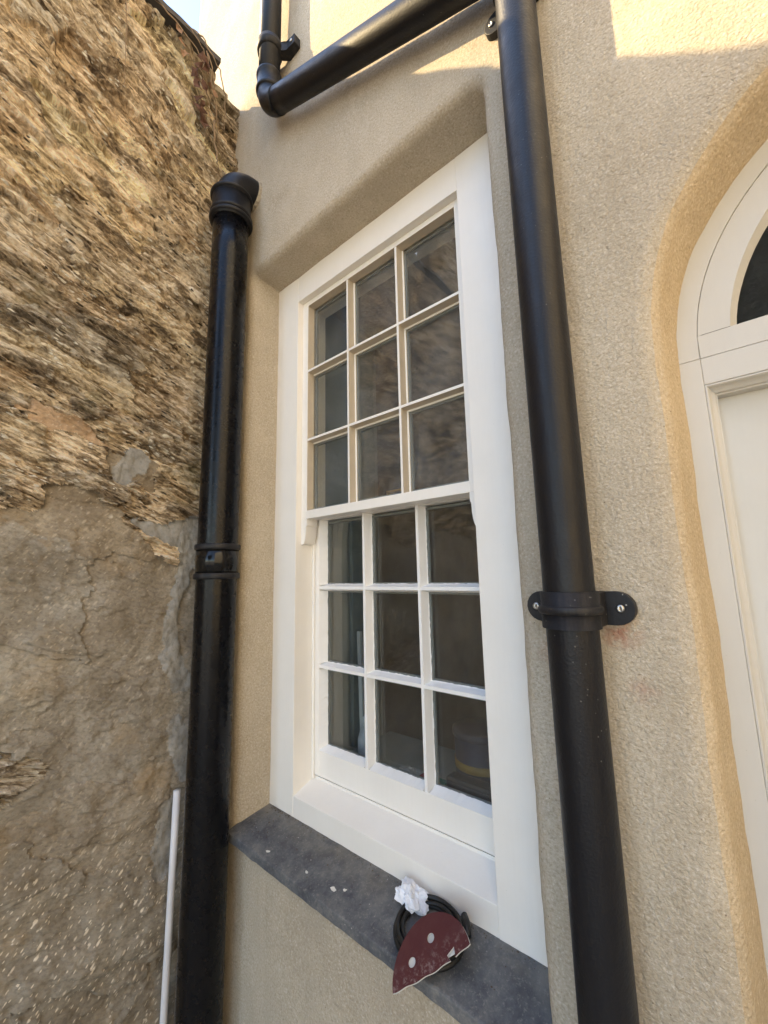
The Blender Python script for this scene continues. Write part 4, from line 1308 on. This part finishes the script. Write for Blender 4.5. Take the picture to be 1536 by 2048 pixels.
# crumpled tissue
def tissue():
    bm = bmesh.new()
    bmesh.ops.create_icosphere(bm, subdivisions=4, radius=1.0)
    vs = np.array([v.co for v in bm.verts])
    u = np.arctan2(vs[:, 1], vs[:, 0]); w = vs[:, 2]
    def ridged(a, b, s): return 1 - np.abs(noise2(a, b, s)) * 2
    a, b, c = vs[:, 0], vs[:, 1], vs[:, 2]
    r = 0.62 + 0.40 * np.clip(ridged(a * 1.3 + c, b * 1.3 - c * .6, 3), -.3, 1) + 0.26 * ridged(b * 2.3 - a, c * 2.3 + .5 * a, 5) + 0.06 * ridged(a * 5 + b, c * 5 - b, 7)
    r *= 1 + 0.35 * noise2(a * 1.1 + 4, b * 1.1 + c, 15)
    cx, cy = 0.688, 0.070
    for v, rr in zip(bm.verts, r):
        rr = float(rr)
        v.co = Vector((cx + v.co.x * rr * 0.032, cy + v.co.y * rr * 0.024, sill_z(cy) + 0.016 + v.co.z * rr * 0.0195))
        v.co.z = max(v.co.z, sill_z(v.co.y) + 0.0006)
    t = NT("tissue_paper")
    c_ = t.coord()
    m = t.set((0.82, 0.83, 0.86), 0.9, t.bump(t.noise(c_, 130, 3), 0.5, 0.004), 0.2)
    o = from_bm("crumpled_tissue", bm, m, None, False)
    tag(o, "crumpled white tissue on the slate sill beside the cable", "tissue")
tissue()

# grit and crumbs gathered where the frame meets the sill
vv, ff = [], []
rng = random.Random(55)
for k in range(240):
    x = rng.uniform(0.17, 0.95); y = 0.0985 - abs(rng.gauss(0, 0.006)) if rng.random() < 0.75 else rng.uniform(0.0, 0.095)
    if rng.random() < 0.35: x = 0.17 + abs(rng.gauss(0, 0.06))
    r_ = rng.uniform(0.0007, 0.0020); z = sill_z(y) + r_ * 0.5
    b = len(vv)
    for d in ((r_, 0, 0), (-r_, 0, 0), (0, r_, 0), (0, -r_, 0), (0, 0, r_), (0, 0, -r_)):
        vv.append((x + d[0] * rng.uniform(.6, 1.3), y + d[1] * rng.uniform(.6, 1.3), z + d[2] * rng.uniform(.5, 1.0)))
    for f in ((0, 2, 4), (2, 1, 4), (1, 3, 4), (3, 0, 4), (2, 0, 5), (1, 2, 5), (3, 1, 5), (0, 3, 5)): ff.append(tuple(i + b for i in f))
gr = from_data("grit", vv, ff, mat_plain("brown_grit", (0.16, 0.12, 0.085), 0.95, 0, 0.6, 200))
tag(gr, "brown grit gathered along the back of the slate sill", "grit", kind="stuff")

# paint chips on the sill
M_CHIP = mat_plain("paint_chip", (0.74, 0.72, 0.66), 0.7)
rng = random.Random(8)
def chip(x, y, s, seed):
    rg = random.Random(seed)
    n = 7; top = []
    for k in range(n):
        a = 2 * math.pi * k / n
        r = s * rg.uniform(0.35, 1.1)
        top.append((x + r * math.cos(a), y + r * 0.6 * math.sin(a), sill_z(y + r * .6 * math.sin(a)) + 0.0012))
    o = prism("paint_chip", top, (0, 0, 0.0012), M_CHIP)
    return o
chips = [(0.300, -0.004, 0.007, "small white paint chip near the left end of the slate sill"),
         (0.435, 0.008, 0.006, "white paint chip at the middle of the slate sill front"),
         (0.520, 0.012, 0.010, "largest white paint flake on the slate sill"),
         (0.545, 0.022, 0.006, "tiny paint flake just right of the largest flake on sill")]
for i, (x, y, s, lab) in enumerate(chips):
    tag(chip(x, y, s, 40 + i), lab, "paint chip", "paint chips on the sill")

# ================================================================== things on the inner window board
WB = 0.930
def lathe_thing(name, cx, cy, prof, mat, parent=None, segs=28):
    return ring_profile(name, cx, cy, prof, mat, parent, segs)
bt = empty("plastic_bottle", (0.372, 0.29, WB)); tag(bt, "pale grey plastic bottle behind the lower left panes", "bottle")
lathe_thing("body", 0.372, 0.29, [(0.0, WB + .001), (0.030, WB + .002), (0.032, WB + .01), (0.032, WB + .085), (0.026, WB + .105), (0.014, WB + .115), (0.013, WB + .125)], mat_plain("milky_plastic", (0.5, 0.5, 0.52), 0.4), bt)
lathe_thing("cap", 0.372, 0.29, [(0.015, WB + .122), (0.016, WB + .125), (0.016, WB + .145), (0.014, WB + .148), (0.0, WB + .148)], mat_plain("white_cap", (0.6, 0.6, 0.6), 0.4), bt)
st = prism("timber_strip", [(0.330, 0.30, WB + .001), (0.345, 0.30, WB + .001), (0.345, 0.312, WB + .001), (0.330, 0.312, WB + .001)], (-0.06, 0.05, 0.38), mat_plain("pale_strip", (0.55, 0.55, 0.54), 0.6), None, 0.001)
tag(st, "narrow pale strip leaning inside behind the lower left pane", "strip")
tub = empty("paint_tub", (0.715, 0.345, WB)); tag(tub, "dark blue tub with yellow band behind the lower right pane", "tub")
lathe_thing("body", 0.715, 0.345, [(0, WB + .001), (0.062, WB + .002), (0.066, WB + .05), (0.068, WB + .16), (0.0, WB + .16)], mat_plain("navy_plastic", (0.015, 0.017, 0.04), 0.5), tub)
lathe_thing("band", 0.715, 0.345, [(0.0666, WB + .085), (0.0690, WB + .086), (0.0692, WB + .103), (0.0672, WB + .104)], mat_plain("yellow_band", (0.22, 0.13, 0.02), 0.5), tub)
lathe_thing("lid", 0.715, 0.345, [(0.070, WB + .158), (0.072, WB + .160), (0.072, WB + .172), (0.066, WB + .176), (0, WB + .176)], mat_plain("navy_lid", (0.015, 0.017, 0.04), 0.5), tub)
M_CASEMARK = mat_plain("case_mark", (0.30, 0.30, 0.30), 0.5)
case = empty("tool_case", (0.76, 0.265, WB)); tag(case, "black tool case lying on the inner board behind lower right pane", "tool case")
cb = box("shell", 0.675, 0.815, 0.232, 0.270, WB + .001, WB + .088, mat_plain("case_plastic", (0.022, 0.024, 0.032), 0.5, 0, 0.2, 30, 0.3), case, 0.006)
for k in range(5): box("rib", 0.735 + k * 0.013, 0.738 + k * 0.013, 0.2305, 0.234, WB + .020, WB + .060, M_CASEMARK, case, 0.0006)
tube("badge", [(0.706, 0.2325, WB + .060), (0.706, 0.2300, WB + .060)], 0.006, M_CASEMARK, case, 18)
crt = box("small_carton", 0.605, 0.650, 0.245, 0.285, WB + .001, WB + .050, mat_plain("teal_card", (0.05, 0.22, 0.19), 0.7), None, 0.001)
tag(crt, "small teal carton on the inner board by the middle bar", "carton")
cr2 = box("small_carton", 0.583, 0.6035, 0.25, 0.29, WB + .001, WB + .056, mat_plain("red_card", (0.40, 0.05, 0.05), 0.7), None, 0.001)
tag(cr2, "small red carton standing against the teal carton inside", "carton")
def paper(name, x, y, s, lab, seed):
    bm = bmesh.new(); bmesh.ops.create_icosphere(bm, subdivisions=3, radius=1)
    vs = np.array([v.co for v in bm.verts])
    r = 0.7 + 0.5 * np.abs(noise2(vs[:, 0] * 2.2 + vs[:, 2], vs[:, 1] * 2.2 + seed, seed))
    for v, q in zip(bm.verts, r):
        v.co = Vector((x + v.co.x * s * 1.4 * float(q), y + v.co.y * s * float(q), max(WB + .001, WB + s * .5 + v.co.z * s * .75 * float(q))))
    tag(from_bm(name, bm, mat_plain(name + "_sheet", (0.42, 0.42, 0.40), 0.8), None), lab, "paper")
paper("dust_sheet", 0.52, 0.30, 0.035, "crumpled pale dust sheet heaped inside behind the lower middle pane", 4)
paper("paper_wad", 0.685, 0.31, 0.022, "small pale paper wad inside behind the tool case", 9)
